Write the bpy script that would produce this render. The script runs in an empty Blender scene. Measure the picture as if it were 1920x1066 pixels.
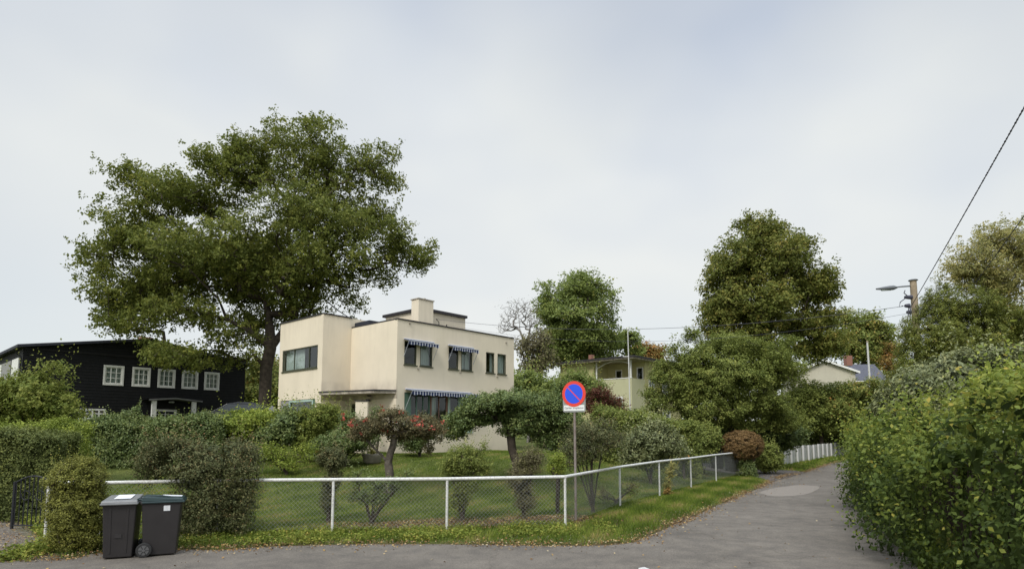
import bpy, bmesh, math, random
import numpy as np
from mathutils import Vector, Matrix, noise as mnoise
D = bpy.data
scene = bpy.context.scene
C = scene.collection
R_ = math.radians

# ------------------------------------------------------------------ camera
F, CX, CY = 1137.0, 960.0, 700.0          # focal length and optical centre in photo pixels (1920 wide)
PITCH = math.atan(108.0 / F)
EYE = 2.2
cam = D.cameras.new('camera'); cam_o = D.objects.new('camera', cam); C.objects.link(cam_o)
cam_o.location = (0, 0, EYE); cam_o.rotation_euler = (math.pi / 2 + PITCH, 0, 0)
cam.sensor_width = 36; cam.lens = 36 * F / 1920; cam.shift_y = (CY - 533) / 1920
cam.clip_start = 0.1; cam.clip_end = 3000
scene.camera = cam_o

# ------------------------------------------------------------------ sky, sun, exposure
SUN_EL, SUN_AZ = R_(48), R_(205)           # azimuth clockwise from +Y: behind the camera, a little left
w = D.worlds.new('World'); scene.world = w; w.use_nodes = True
nt = w.node_tree; nt.nodes.clear()
def wn(t, **k):
    n = nt.nodes.new(t)
    for a, b in k.items(): setattr(n, a, b)
    return n
out = wn('ShaderNodeOutputWorld'); bg = wn('ShaderNodeBackground')
sky = wn('ShaderNodeTexSky', sky_type='NISHITA', sun_disc=False)
sky.sun_elevation = SUN_EL; sky.sun_rotation = SUN_AZ
tc = wn('ShaderNodeTexCoord'); mp = wn('ShaderNodeMapping'); mp.inputs['Scale'].default_value = (.8, .8, 1.3)
mp.inputs['Location'].default_value = (0.5, 2.2, 1.3)
nz = wn('ShaderNodeTexNoise'); nz.inputs['Scale'].default_value = 1.35; nz.inputs['Detail'].default_value = 4; nz.inputs['Roughness'].default_value = .45
rp = wn('ShaderNodeValToRGB'); rp.color_ramp.elements[0].position = .36; rp.color_ramp.elements[1].position = .60
rp.color_ramp.elements[0].color = (.72, .72, .72, 1); rp.color_ramp.elements[1].color = (1, 1, 1, 1)
nz2 = wn('ShaderNodeTexNoise'); nz2.inputs['Scale'].default_value = 2.3; nz2.inputs['Detail'].default_value = 3
cl = wn('ShaderNodeValToRGB'); cl.color_ramp.elements[0].position = .3; cl.color_ramp.elements[1].position = .62
cl.color_ramp.elements[0].color = (.52, .565, .635, 1); cl.color_ramp.elements[1].color = (.655, .675, .67, 1)
zs = wn('ShaderNodeSeparateXYZ'); zm = wn('ShaderNodeMath', operation='MULTIPLY_ADD'); zm.inputs[1].default_value = -.55; zm.inputs[2].default_value = .24
za = wn('ShaderNodeMath', operation='ADD')
sc = wn('ShaderNodeVectorMath', operation='SCALE'); sc.inputs['Scale'].default_value = .10
mx = wn('ShaderNodeMix', data_type='RGBA')
sx = wn('ShaderNodeSeparateXYZ'); mr = wn('ShaderNodeMapRange'); mr.inputs[1].default_value = .60; mr.inputs[2].default_value = .95
mr.inputs[3].default_value = 1.0; mr.inputs[4].default_value = 3.2
sc2 = wn('ShaderNodeVectorMath', operation='SCALE')
L = nt.links.new
L(tc.outputs['Generated'], mp.inputs[0]); L(mp.outputs[0], nz.inputs['Vector']); L(mp.outputs[0], nz2.inputs['Vector'])
L(nz.outputs['Fac'], rp.inputs[0]); L(tc.outputs['Generated'], zs.inputs[0]); L(zs.outputs['Z'], zm.inputs[0]); L(zm.outputs[0], za.inputs[0]); L(nz2.outputs['Fac'], za.inputs[1]); L(za.outputs[0], cl.inputs[0])
L(sky.outputs[0], sc.inputs[0]); L(rp.outputs[0], mx.inputs['Factor']); L(sc.outputs[0], mx.inputs['A']); L(cl.outputs[0], mx.inputs['B'])
L(tc.outputs['Generated'], sx.inputs[0]); L(sx.outputs['Z'], mr.inputs[0])
L(mx.outputs['Result'], sc2.inputs[0]); L(mr.outputs[0], sc2.inputs['Scale'])
L(sc2.outputs[0], bg.inputs['Color']); bg.inputs['Strength'].default_value = 1.0; L(bg.outputs[0], out.inputs[0])
sun = D.lights.new('sun', 'SUN'); sun.energy = 2.0; sun.angle = R_(22); sun.color = (1, .96, .9)
so = D.objects.new('sun', sun); C.objects.link(so)
sd = Vector((math.sin(SUN_AZ) * math.cos(SUN_EL), math.cos(SUN_AZ) * math.cos(SUN_EL), math.sin(SUN_EL)))
so.rotation_euler = sd.to_track_quat('Z', 'Y').to_euler()
scene.view_settings.view_transform = 'Standard'; scene.view_settings.look = 'None'
scene.view_settings.exposure = 0.35; scene.view_settings.gamma = 1
scene.cycles.max_bounces = 8; scene.cycles.diffuse_bounces = 4; scene.cycles.transmission_bounces = 6; scene.cycles.transparent_max_bounces = 8

# ------------------------------------------------------------------ pixel -> world helpers
_cp, _sp = math.cos(PITCH), math.sin(PITCH)
def ray(px, py):
    x = (px - CX) / F; y = (CY - py) / F
    dy = _cp - y * _sp; dz = _sp + y * _cp
    return Vector((x / dy, 1.0, dz / dy))
def at(px, py, Y):
    r = ray(px, py); return Vector((r.x * Y, Y, EYE + r.z * Y))
def flat(px, py):
    r = ray(px, py); t = -EYE / r.z; return (r.x * t, t)
def plane_hit(px, py, P0, n):
    r = ray(px, py); o = Vector((0, 0, EYE)); t = (P0 - o).dot(n) / r.dot(n); return o + r * t
def ss(a, b, x):
    t = np.clip((x - a) / (b - a), 0, 1); return t * t * (3 - 2 * t)

# ------------------------------------------------------------------ materials
def mat(name, col, rough=.8, spec=.3, metal=0, noise=0, nscale=8, col2=None, bump=0, bscale=60, detail=5):
    m = D.materials.new(name); m.use_nodes = True; t = m.node_tree; b = t.nodes['Principled BSDF']
    b.inputs['Base Color'].default_value = (*col, 1); b.inputs['Roughness'].default_value = rough
    b.inputs['Specular IOR Level'].default_value = spec; b.inputs['Metallic'].default_value = metal
    tcn = t.nodes.new('ShaderNodeTexCoord')
    if noise or col2:
        n = t.nodes.new('ShaderNodeTexNoise'); n.inputs['Scale'].default_value = nscale; n.inputs['Detail'].default_value = detail
        n.inputs['Roughness'].default_value = .62
        r = t.nodes.new('ShaderNodeValToRGB'); r.color_ramp.elements[0].position = .33; r.color_ramp.elements[1].position = .68
        c2 = col2 if col2 else tuple(c * (1 - noise) for c in col)
        r.color_ramp.elements[0].color = (*c2, 1); r.color_ramp.elements[1].color = (*col, 1)
        t.links.new(tcn.outputs['Object'], n.inputs['Vector']); t.links.new(n.outputs['Fac'], r.inputs[0]); t.links.new(r.outputs[0], b.inputs['Base Color'])
    if bump:
        n2 = t.nodes.new('ShaderNodeTexNoise'); n2.inputs['Scale'].default_value = bscale; n2.inputs['Detail'].default_value = 3
        bp = t.nodes.new('ShaderNodeBump'); bp.inputs['Strength'].default_value = bump; bp.inputs['Distance'].default_value = .02
        t.links.new(tcn.outputs['Object'], n2.inputs['Vector']); t.links.new(n2.outputs['Fac'], bp.inputs['Height']); t.links.new(bp.outputs[0], b.inputs['Normal'])
    return m

def leafmat(name, stops, trans=.42, rough=.6, spec=.18, gain=(1.5, 1.32, 1.15)):
    """stops: list of (pos, colour) over the per-leaf 'tint' attribute"""
    if gain != (1, 1, 1): gain = tuple(q * 1.72 for q in gain)
    stops = [(p, (c[0] * gain[0], c[1] * gain[1], c[2] * gain[2])) for p, c in stops]
    m = D.materials.new(name); m.use_nodes = True; t = m.node_tree; b = t.nodes['Principled BSDF']; o = t.nodes['Material Output']
    a = t.nodes.new('ShaderNodeAttribute'); a.attribute_name = 'tint'
    r = t.nodes.new('ShaderNodeValToRGB'); e = r.color_ramp.elements
    e[0].position = stops[0][0]; e[0].color = (*stops[0][1], 1); e[1].position = stops[-1][0]; e[1].color = (*stops[-1][1], 1)
    for p, c in stops[1:-1]:
        q = e.new(p); q.color = (*c, 1)
    tr = t.nodes.new('ShaderNodeBsdfTranslucent'); mxs = t.nodes.new('ShaderNodeMixShader'); mxs.inputs[0].default_value = trans
    b.inputs['Roughness'].default_value = rough; b.inputs['Specular IOR Level'].default_value = spec
    t.links.new(a.outputs['Fac'], r.inputs[0]); t.links.new(r.outputs[0], b.inputs['Base Color']); t.links.new(r.outputs[0], tr.inputs[0])
    t.links.new(b.outputs[0], mxs.inputs[1]); t.links.new(tr.outputs[0], mxs.inputs[2]); t.links.new(mxs.outputs[0], o.inputs[0])
    return m

def plaster(name, col, dirt):
    m = D.materials.new(name); m.use_nodes = True; t = m.node_tree; b = t.nodes['Principled BSDF']; b.inputs['Roughness'].default_value = .92
    b.inputs['Specular IOR Level'].default_value = .15
    tcn = t.nodes.new('ShaderNodeTexCoord')
    n = t.nodes.new('ShaderNodeTexNoise'); n.inputs['Scale'].default_value = .55; n.inputs['Detail'].default_value = 7; n.inputs['Roughness'].default_value = .6
    mpn = t.nodes.new('ShaderNodeMapping'); mpn.inputs['Scale'].default_value = (2.2, 2.2, .5)
    n2 = t.nodes.new('ShaderNodeTexNoise'); n2.inputs['Scale'].default_value = 1.6; n2.inputs['Detail'].default_value = 6
    r = t.nodes.new('ShaderNodeValToRGB'); r.color_ramp.elements[0].position = .30; r.color_ramp.elements[1].position = .62
    r.color_ramp.elements[0].color = (*[c * .90 for c in col], 1); r.color_ramp.elements[1].color = (*col, 1)
    r2 = t.nodes.new('ShaderNodeValToRGB'); r2.color_ramp.elements[0].position = .56; r2.color_ramp.elements[1].position = .86
    r2.color_ramp.elements[0].color = (0, 0, 0, 1); r2.color_ramp.elements[1].color = (.5, .5, .5, 1)
    mxn = t.nodes.new('ShaderNodeMix'); mxn.data_type = 'RGBA'; mxn.inputs['B'].default_value = (*dirt, 1)
    L = t.links.new
    L(tcn.outputs['Object'], n.inputs['Vector']); L(tcn.outputs['Object'], mpn.inputs[0]); L(mpn.outputs[0], n2.inputs['Vector'])
    L(n.outputs['Fac'], r.inputs[0]); L(n2.outputs['Fac'], r2.inputs[0]); L(r2.outputs[0], mxn.inputs['Factor']); L(r.outputs[0], mxn.inputs['A'])
    L(mxn.outputs['Result'], b.inputs['Base Color'])
    n3 = t.nodes.new('ShaderNodeTexNoise'); n3.inputs['Scale'].default_value = 45
    bp = t.nodes.new('ShaderNodeBump'); bp.inputs['Strength'].default_value = .25; bp.inputs['Distance'].default_value = .01
    L(tcn.outputs['Object'], n3.inputs['Vector']); L(n3.outputs['Fac'], bp.inputs['Height']); L(bp.outputs[0], b.inputs['Normal'])
    return m

def glassmat(name, tint=(.9, .95, .95), refl=.06):
    m = D.materials.new(name); m.use_nodes = True; t = m.node_tree; t.nodes.remove(t.nodes['Principled BSDF']); o = t.nodes['Material Output']
    tr = t.nodes.new('ShaderNodeBsdfTransparent'); tr.inputs[0].default_value = (*tint, 1)
    g = t.nodes.new('ShaderNodeBsdfGlossy'); g.inputs['Roughness'].default_value = .02; g.inputs[0].default_value = (.8, .85, .88, 1)
    fr = t.nodes.new('ShaderNodeLayerWeight'); fr.inputs[0].default_value = .5
    pw = t.nodes.new('ShaderNodeMath'); pw.operation = 'POWER'; pw.inputs[1].default_value = 4.0
    ad = t.nodes.new('ShaderNodeMath'); ad.operation = 'ADD'; ad.inputs[1].default_value = refl; ad.use_clamp = True
    mxs = t.nodes.new('ShaderNodeMixShader'); L = t.links.new
    L(fr.outputs['Facing'], pw.inputs[0]); L(pw.outputs[0], ad.inputs[0]); L(ad.outputs[0], mxs.inputs[0]); L(tr.outputs[0], mxs.inputs[1]); L(g.outputs[0], mxs.inputs[2]); L(mxs.outputs[0], o.inputs[0])
    return m

M = {}
M['cream'] = plaster('cream_plaster', (.745, .66, .515), (.60, .53, .41))
def stains(m):      # grime above the porch canopy and faint run-off below the parapet
    t = m.node_tree; b = t.nodes['Principled BSDF']; L = t.links.new; src = b.inputs['Base Color'].links[0].from_socket
    tcn = t.nodes.new('ShaderNodeTexCoord'); sep = t.nodes.new('ShaderNodeSeparateXYZ'); L(tcn.outputs['Object'], sep.inputs[0])
    def mn(op, a, b_=None, c=None, clamp=False):
        n = t.nodes.new('ShaderNodeMath'); n.operation = op; n.use_clamp = clamp
        for i, v in enumerate((a, b_, c)):
            if v is None: continue
            if hasattr(v, 'links'): L(v, n.inputs[i])
            else: n.inputs[i].default_value = v
        return n.outputs[0]
    def dotn(v):
        n = t.nodes.new('ShaderNodeVectorMath'); n.operation = 'DOT_PRODUCT'; L(tcn.outputs['Object'], n.inputs[0]); n.inputs[1].default_value = v; return n.outputs['Value']
    u = dotn((.669, .743, 0)); v = dotn((-.743, .669, 0))
    nz_ = t.nodes.new('ShaderNodeTexNoise'); nz_.inputs['Scale'].default_value = 1.4; nz_.inputs['Detail'].default_value = 7; L(tcn.outputs['Object'], nz_.inputs['Vector'])
    mp_ = t.nodes.new('ShaderNodeMapping'); mp_.inputs['Scale'].default_value = (5, 5, .25); nr = t.nodes.new('ShaderNodeTexNoise'); nr.inputs['Scale'].default_value = 1.5; nr.inputs['Detail'].default_value = 4
    L(tcn.outputs['Object'], mp_.inputs[0]); L(mp_.outputs[0], nr.inputs['Vector'])
    def band(z0, z1): return mn('SUBTRACT', 1.0, mn('DIVIDE', mn('SUBTRACT', sep.outputs['Z'], z0), z1 - z0, clamp=True), clamp=True)
    up_ = mn('MULTIPLY', band(2.85, 3.55), mn('GREATER_THAN', sep.outputs['Z'], 2.6)); near = mn('MULTIPLY', mn('LESS_THAN', u, .06), mn('LESS_THAN', v, 3.80))
    can = mn('MULTIPLY', mn('MULTIPLY', up_, near), mn('MULTIPLY_ADD', nz_.outputs['Fac'], 3.0, -.9, clamp=True))
    top = mn('MULTIPLY', mn('DIVIDE', mn('SUBTRACT', sep.outputs['Z'], 4.9), 1.6, clamp=True), mn('MULTIPLY_ADD', nr.outputs['Fac'], 2.6, -1.15, clamp=True))
    foot = mn('MULTIPLY', band(-.1, .6), mn('MULTIPLY_ADD', nz_.outputs['Fac'], 2.0, -.5, clamp=True))
    f = mn('MULTIPLY', mn('MAXIMUM', mn('MAXIMUM', can, mn('MULTIPLY', top, .2)), mn('MULTIPLY', foot, .6)), .75)
    mx_ = t.nodes.new('ShaderNodeMix'); mx_.data_type = 'RGBA'; mx_.inputs['B'].default_value = (.22, .18, .14, 1); L(f, mx_.inputs['Factor']); L(src, mx_.inputs['A']); L(mx_.outputs['Result'], b.inputs['Base Color'])
stains(M['cream'])
M['coping'] = mat('dark_coping', (.035, .032, .035), .6)
M['roofdark'] = mat('dark_roofing', (.03, .033, .045), .7, noise=.3)
M['frame_olive'] = mat('olive_frame', (.06, .065, .04), .5)
M['frame_green'] = mat('green_frame', (.10, .17, .13), .5)
M['frame_mint'] = mat('mint_frame', (.38, .50, .44), .5)
M['glass'] = glassmat('window_glass')
M['curtain'] = mat('curtain_cloth', (.36, .40, .36), .9)
M['brown_wood'] = mat('brown_wood', (.22, .12, .09), .6)
M['door'] = mat('dark_door', (.035, .028, .025), .5)
M['white'] = mat('white_paint', (.75, .75, .71), .55, noise=.12, nscale=12)
M['greypanel'] = mat('grey_panel', (.26, .26, .25), .7)
M['canopy'] = mat('weathered_fascia', (.50, .45, .37), .8, col2=(.22, .19, .16), nscale=5)
M['navy'] = mat('navy_cloth', (.02, .03, .085), .9)
M['cloth'] = mat('white_cloth', (.46, .48, .53), .9)
M['black'] = mat('black_metal', (.02, .02, .022), .4)
M['blackwood'] = mat('black_boarding', (.011, .012, .014), .75, noise=.35, nscale=3)
M['tar'] = mat('tar_stained_boards', (.018, .017, .018), .8)
M['brick'] = mat('red_brick', (.30, .15, .11), .9, noise=.35, nscale=14)
M['ochre'] = plaster('yellow_green_plaster', (.50, .47, .24), (.36, .33, .17))
M['pole_green'] = plaster('pale_green_plaster', (.50, .49, .31), (.36, .35, .23))
M['slate'] = mat('slate_roof', (.085, .088, .11), .6, noise=.3, nscale=3)
M['lightwall'] = plaster('light_grey_wall', (.50, .47, .38), (.35, .33, .28))
M['bark'] = mat('bark', (.085, .068, .052), .95, col2=(.035, .028, .022), nscale=5, bump=.8, bscale=18)
M['bark_light'] = mat('grey_bark', (.17, .145, .12), .95, col2=(.06, .05, .04), nscale=7, bump=.8, bscale=30)
M['bark_pale'] = mat('pale_grey_bark', (.24, .22, .20), .9, noise=.3, nscale=6)
M['bark_birch'] = mat('pale_bark', (.40, .38, .34), .9, col2=(.12, .11, .10), nscale=4)
M['binbody'] = mat('bin_plastic', (.030, .027, .027), .42, spec=.4, noise=.2, nscale=4, bump=.1, bscale=150)
M['binlid'] = mat('bin_lid_plastic', (.19, .195, .195), .38, spec=.5, noise=.25, nscale=6)
M['binlid_green'] = mat('green_bin_lid', (.014, .035, .036), .35, spec=.5, noise=.2)
M['rubber'] = mat('wheel_plastic', (.028, .028, .028), .7)
M['hub'] = mat('wheel_hub', (.10, .10, .10), .6)
M['sticker'] = mat('white_sticker', (.72, .74, .76), .5, noise=.15, nscale=25)
M['fencewhite'] = mat('flaking_white_paint', (.74, .75, .72), .6, col2=(.46, .45, .42), nscale=26)
M['wire'] = mat('galvanised_wire', (.27, .285, .26), .5, metal=.3)
M['galv'] = mat('galvanised_steel', (.36, .37, .35), .5, metal=.25, noise=.25, nscale=6)
M['greywhite'] = mat('weathered_picket_paint', (.42, .43, .39), .8, noise=.3, nscale=4)
M['galvlight'] = mat('dull_white_paint', (.55, .55, .53), .6)
M['rustpost'] = mat('weathered_post', (.28, .26, .24), .6, col2=(.16, .11, .085), nscale=3)
M['sign_red'] = mat('sign_red', (.72, .055, .035), .35, spec=.5)
M['sign_blue'] = mat('sign_blue', (.022, .085, .72), .35, spec=.5)
M['sign_white'] = mat('sign_white', (.76, .78, .76), .4)
M['sign_black'] = mat('sign_black', (.05, .05, .05), .6)
M['polewood'] = mat('pole_wood', (.36, .29, .20), .9, noise=.35, nscale=5)
M['lampgrey'] = mat('lamp_grey', (.14, .15, .16), .5)
M['cable'] = mat('cable_black', (.055, .055, .075), .6)
M['carpaint'] = mat('black_car_paint', (.014, .016, .020), .2, spec=.6)
M['stone'] = mat('stone_pot', (.30, .27, .22), .9, noise=.3, nscale=9, bump=.3, bscale=30)
M['greyroof'] = mat('grey_felt', (.20, .20, .20), .85, noise=.2)
M['iron'] = mat('dark_iron', (.018, .019, .022), .6)

g = lambda r, gg, b: (r, gg, b)
M['l_oak'] = leafmat('oak_leaves', [(0, (.026, .045, .010)), (.45, (.055, .088, .018)), (.8, (.095, .135, .028)), (1, (.15, .17, .035))], .42, gain=(1.55, 1.16, 1.2))
M['l_linden'] = leafmat('linden_leaves', [(0, (.040, .062, .020)), (.5, (.080, .115, .036)), (.85, (.12, .155, .045)), (1, (.20, .18, .05))], .4)
M['l_dark'] = leafmat('dark_tree_leaves', [(0, (.030, .040, .010)), (.45, (.062, .076, .020)), (.8, (.105, .105, .030)), (1, (.17, .125, .040))], .35, gain=(1.55, 1.48, 1.25))
M['l_olive'] = leafmat('olive_leaves', [(0, (.036, .046, .014)), (.4, (.078, .090, .026)), (.8, (.125, .130, .040)), (1, (.18, .155, .050))], .3, gain=(1.28, 1.36, 1.1))
M['l_autumn'] = leafmat('autumn_leaves', [(0, (.050, .055, .018)), (.4, (.12, .125, .035)), (.75, (.21, .17, .05)), (1, (.32, .13, .04))], .35, gain=(1.0, 1.2, 1.1))
M['l_orange'] = leafmat('orange_leaves', [(0, (.06, .065, .02)), (.5, (.12, .095, .035)), (1, (.22, .11, .04))], .35)
M['l_brown'] = leafmat('brown_leaves', [(0, (.045, .038, .022)), (.5, (.095, .078, .040)), (.8, (.13, .12, .045)), (1, (.20, .14, .07))], .25, gain=(1.0, 1.08, 1.1))
M['l_birch'] = leafmat('birch_leaves', [(0, (.085, .10, .035)), (.5, (.17, .175, .065)), (1, (.33, .29, .10))], .4, gain=(1.15, 1.08, 1.1))
M['l_thuja'] = leafmat('thuja_foliage', [(0, (.024, .036, .010)), (.5, (.060, .088, .020)), (.85, (.10, .125, .030)), (1, (.15, .09, .04))], .25, gain=(1.55, 1.25, 1.1))
M['l_rhodo'] = leafmat('rhododendron_leaves', [(0, (.030, .042, .020)), (.5, (.070, .090, .044)), (.85, (.115, .135, .068)), (1, (.17, .18, .08))], .15, .5, .3)
M['l_hedge'] = leafmat('beech_leaves', [(0, (.022, .040, .010)), (.4, (.055, .095, .020)), (.8, (.115, .17, .032)), (.96, (.17, .215, .04)), (1, (.25, .24, .05))], .38, .55, .2, gain=(1.02, .86, .85))
M['l_box'] = leafmat('clipped_hedge_leaves', [(0, (.022, .034, .011)), (.5, (.048, .066, .022)), (1, (.095, .115, .035))], .2)
M['l_laurel'] = leafmat('bright_shrub_leaves', [(0, (.036, .058, .012)), (.5, (.088, .125, .024)), (1, (.17, .21, .045))], .35)
M['l_bright'] = leafmat('light_green_leaves', [(0, (.04, .065, .012)), (.5, (.095, .125, .024)), (1, (.17, .19, .045))], .35, gain=(1.15, 1.05, 1.1))
M['l_gold'] = leafmat('golden_clipped_leaves', [(0, (.045, .045, .013)), (.5, (.105, .102, .026)), (.85, (.17, .16, .038)), (1, (.21, .15, .06))], .25, gain=(1.05, 1.12, 1.0))
M['l_mixed'] = leafmat('grey_green_leaves', [(0, (.026, .031, .015)), (.5, (.060, .064, .030)), (.8, (.095, .085, .042)), (1, (.17, .085, .045))], .2, gain=(1.15, 1.2, 1.05))
M['l_apple'] = leafmat('fruit_tree_leaves', [(0, (.030, .036, .018)), (.5, (.068, .070, .034)), (.85, (.105, .09, .045)), (1, (.16, .075, .05))], .25, gain=(1.22, 1.08, 1.05))
M['l_plum'] = leafmat('deep_green_leaves', [(0, (.022, .040, .014)), (.5, (.052, .080, .028)), (1, (.10, .125, .045))], .22, .5, .28)
M['l_ballbrown'] = leafmat('brown_ball_leaves', [(0, (.050, .034, .014)), (.5, (.105, .068, .028)), (1, (.16, .105, .04))], .15, gain=(1.05, 1.0, .95))
M['l_red'] = leafmat('red_creeper_leaves', [(0, (.05, .022, .016)), (.5, (.115, .032, .026)), (.75, (.10, .07, .03)), (1, (.10, .11, .04))], .25, gain=(.85, .9, .9))
M['l_flower'] = leafmat('red_petals', [(0, (.24, .05, .035)), (1, (.50, .12, .08))], .2, gain=(1, 1, 1))
M['l_grass'] = leafmat('grass_blades', [(0, (.045, .085, .010)), (.5, (.090, .155, .018)), (.9, (.14, .19, .03)), (1, (.20, .20, .06))], .3, .8, .08, gain=(.98, .80, 1.05))
M['l_weed'] = leafmat('weed_leaves', [(0, (.045, .078, .014)), (.5, (.10, .155, .024)), (.88, (.19, .23, .045)), (1, (.28, .19, .06))], .3, .7, .15, gain=(1.05, .85, .9))
M['l_fallen'] = leafmat('fallen_leaf_litter', [(0, (.10, .06, .03)), (.5, (.26, .15, .06)), (.8, (.38, .26, .10)), (1, (.42, .36, .24))], .1, .8, .1, gain=(1, 1, 1))
M['l_palm'] = leafmat('palm_fronds', [(0, (.09, .10, .03)), (1, (.24, .24, .09))], .3)

# ------------------------------------------------------------------ object helpers
ORG = {}
def tag(o, label=None, cat=None, group=None, kind=None):
    if label: o['label'] = label
    if cat: o['category'] = cat
    if group: o['group'] = group
    if kind: o['kind'] = kind
    return o
def thing(name, loc, label, cat, group=None):
    o = D.objects.new(name, None); C.objects.link(o); o.location = loc; o.empty_display_size = .2
    ORG[o] = Vector(loc); return tag(o, label, cat, group)
def origin(parent):
    return ORG.get(parent, Vector((0, 0, 0))) if parent else Vector((0, 0, 0))
class MB:
    def __init__(s): s.v = []; s.f = []; s.m = []
    def add(s, vs, fs, mi=0):
        b = len(s.v); s.v += [tuple(x) for x in vs]; s.f += [tuple(i + b for i in f) for f in fs]; s.m += [mi] * len(fs)
    def quad(s, a, b, c, d, mi=0): s.add([a, b, c, d], [(0, 1, 2, 3)], mi)
    def obox(s, o, ax, ay, az, mi=0):     # corner + three edge vectors
        o, ax, ay, az = map(Vector, (o, ax, ay, az))
        vs = [o, o + ax, o + ax + ay, o + ay, o + az, o + ax + az, o + ax + ay + az, o + ay + az]
        fs = [(0, 3, 2, 1), (4, 5, 6, 7), (0, 1, 5, 4), (1, 2, 6, 5), (2, 3, 7, 6), (3, 0, 4, 7)]
        if ax.cross(ay).dot(az) < 0: fs = [f[::-1] for f in fs]
        s.add(vs, fs, mi)
    def box(s, c, sz, rz=0, mi=0):
        c = Vector(c); X = Vector((math.cos(rz), math.sin(rz), 0)) * sz[0]; Y = Vector((-math.sin(rz), math.cos(rz), 0)) * sz[1]; Z = Vector((0, 0, sz[2]))
        s.obox(c - X / 2 - Y / 2 - Z / 2, X, Y, Z, mi)
    def prism(s, poly, z0, z1, mi=0):
        n = len(poly); a = sum(poly[i][0] * poly[(i + 1) % n][1] - poly[(i + 1) % n][0] * poly[i][1] for i in range(n))
        if a < 0: poly = poly[::-1]
        vs = [(p[0], p[1], z0) for p in poly] + [(p[0], p[1], z1) for p in poly]
        s.add(vs, [tuple(range(n))[::-1], tuple(range(n, 2 * n))] + [(i, (i + 1) % n, n + (i + 1) % n, n + i) for i in range(n)], mi)
    def tube(s, pts, rs, n=8, cap=True, mi=0):
        pts = [Vector(p) for p in pts]
        if not hasattr(rs, '__len__'): rs = [rs] * len(pts)
        rings = []; vs = []
        for i, p in enumerate(pts):
            d = (pts[min(i + 1, len(pts) - 1)] - pts[max(i - 1, 0)]).normalized()
            a = d.cross(Vector((0, 0, 1)) if abs(d.z) < .9 else Vector((1, 0, 0))).normalized(); b = d.cross(a)
            for k in range(n):
                t = 2 * math.pi * k / n; vs.append(p + (a * math.cos(t) + b * math.sin(t)) * rs[i])
        fs = []
        for i in range(len(pts) - 1):
            for k in range(n):
                k2 = (k + 1) % n; fs.append((i * n + k, i * n + k2, (i + 1) * n + k2, (i + 1) * n + k))
        if cap: fs += [tuple(range(n))[::-1], tuple(range((len(pts) - 1) * n, len(pts) * n))]
        s.add(vs, fs, mi)
    def build(s, name, mats, parent=None, bevel=0, smooth=False, seg=2):
        me = D.meshes.new(name); o_ = origin(parent)
        me.from_pydata([(x - o_.x, y - o_.y, z - o_.z) for x, y, z in s.v], [], s.f)
        for m in (mats if isinstance(mats, (list, tuple)) else [mats]): me.materials.append(m)
        me.polygons.foreach_set('material_index', s.m)
        if smooth: me.polygons.foreach_set('use_smooth', [True] * len(s.f))
        me.update(); o = D.objects.new(name, me); C.objects.link(o)
        if parent: o.parent = parent; ORG[o] = o_
        if bevel:
            b = o.modifiers.new('bevel', 'BEVEL'); b.width = bevel; b.segments = seg; b.limit_method = 'ANGLE'
        return o
def raw_mesh(name, V, Fq, material, parent=None, tint=None):
    """numpy verts (n,3), quads (m,4)"""
    o_ = origin(parent); me = D.meshes.new(name); V = V - np.array(o_)
    n, k = len(V), Fq.shape[1]
    me.vertices.add(n); me.vertices.foreach_set('co', V.astype(np.float32).ravel())
    me.loops.add(Fq.size); me.loops.foreach_set('vertex_index', Fq.astype(np.int32).ravel())
    me.polygons.add(len(Fq)); me.polygons.foreach_set('loop_start', np.arange(len(Fq), dtype=np.int32) * k)
    me.update(calc_edges=True)
    if tint is not None:
        a = me.attributes.new('tint', 'FLOAT', 'FACE'); a.data.foreach_set('value', tint.astype(np.float32))
    me.materials.append(material); me.validate()
    o = D.objects.new(name, me); C.objects.link(o)
    if parent: o.parent = parent; ORG[o] = o_
    return o

# ------------------------------------------------------------------ leaves
def norm(a): return a / (np.linalg.norm(a, axis=1, keepdims=True) + 1e-9)
def leaf_geo(P, Nn, size, aspect, rng, T=None):
    n = len(P); Nn = norm(Nn)
    if T is None: T = rng.normal(size=(n, 3))
    T = norm(T - (T * Nn).sum(1, keepdims=True) * Nn); B = np.cross(Nn, T)
    s = size[:, None]; lift = Nn * s * .10
    V = np.empty((n, 4, 3))
    V[:, 0] = P - T * s * .5; V[:, 1] = P + B * s * aspect * .5 + lift - T * s * .06
    V[:, 2] = P + T * s * .5; V[:, 3] = P - B * s * aspect * .5 + lift - T * s * .06
    return V.reshape(-1, 3), np.arange(n * 4).reshape(n, 4)
def clump_leaves(tips, ctr, rng, tufts, per, s1, s2, size, up=.55, outw=.5, flat_=.65):
    """leaf positions, normals, sizes and tints around branch tips"""
    nt_ = len(tips)
    ct = rng.random(nt_)
    off = np.clip(rng.normal(size=(nt_, tufts, 3)), -1.7, 1.7) * s1; off[..., 2] *= flat_
    tp = (tips[:, None] + off).reshape(-1, 3); tt = np.repeat(ct, tufts) * .5 + rng.random(nt_ * tufts) * .5
    o2 = np.clip(rng.normal(size=(len(tp), per, 3)), -1.9, 1.9) * s2; o2[..., 2] *= .8
    P = (tp[:, None] + o2).reshape(-1, 3); tint = np.repeat(tt, per) * .55 + rng.random(len(P)) * .45
    outd = norm(P - ctr)
    Nn = outd * outw + rng.normal(size=P.shape) * .55; Nn[:, 2] += up
    sz = size * (.65 + .7 * rng.random(len(P)))
    return P, Nn, sz, tint
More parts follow.
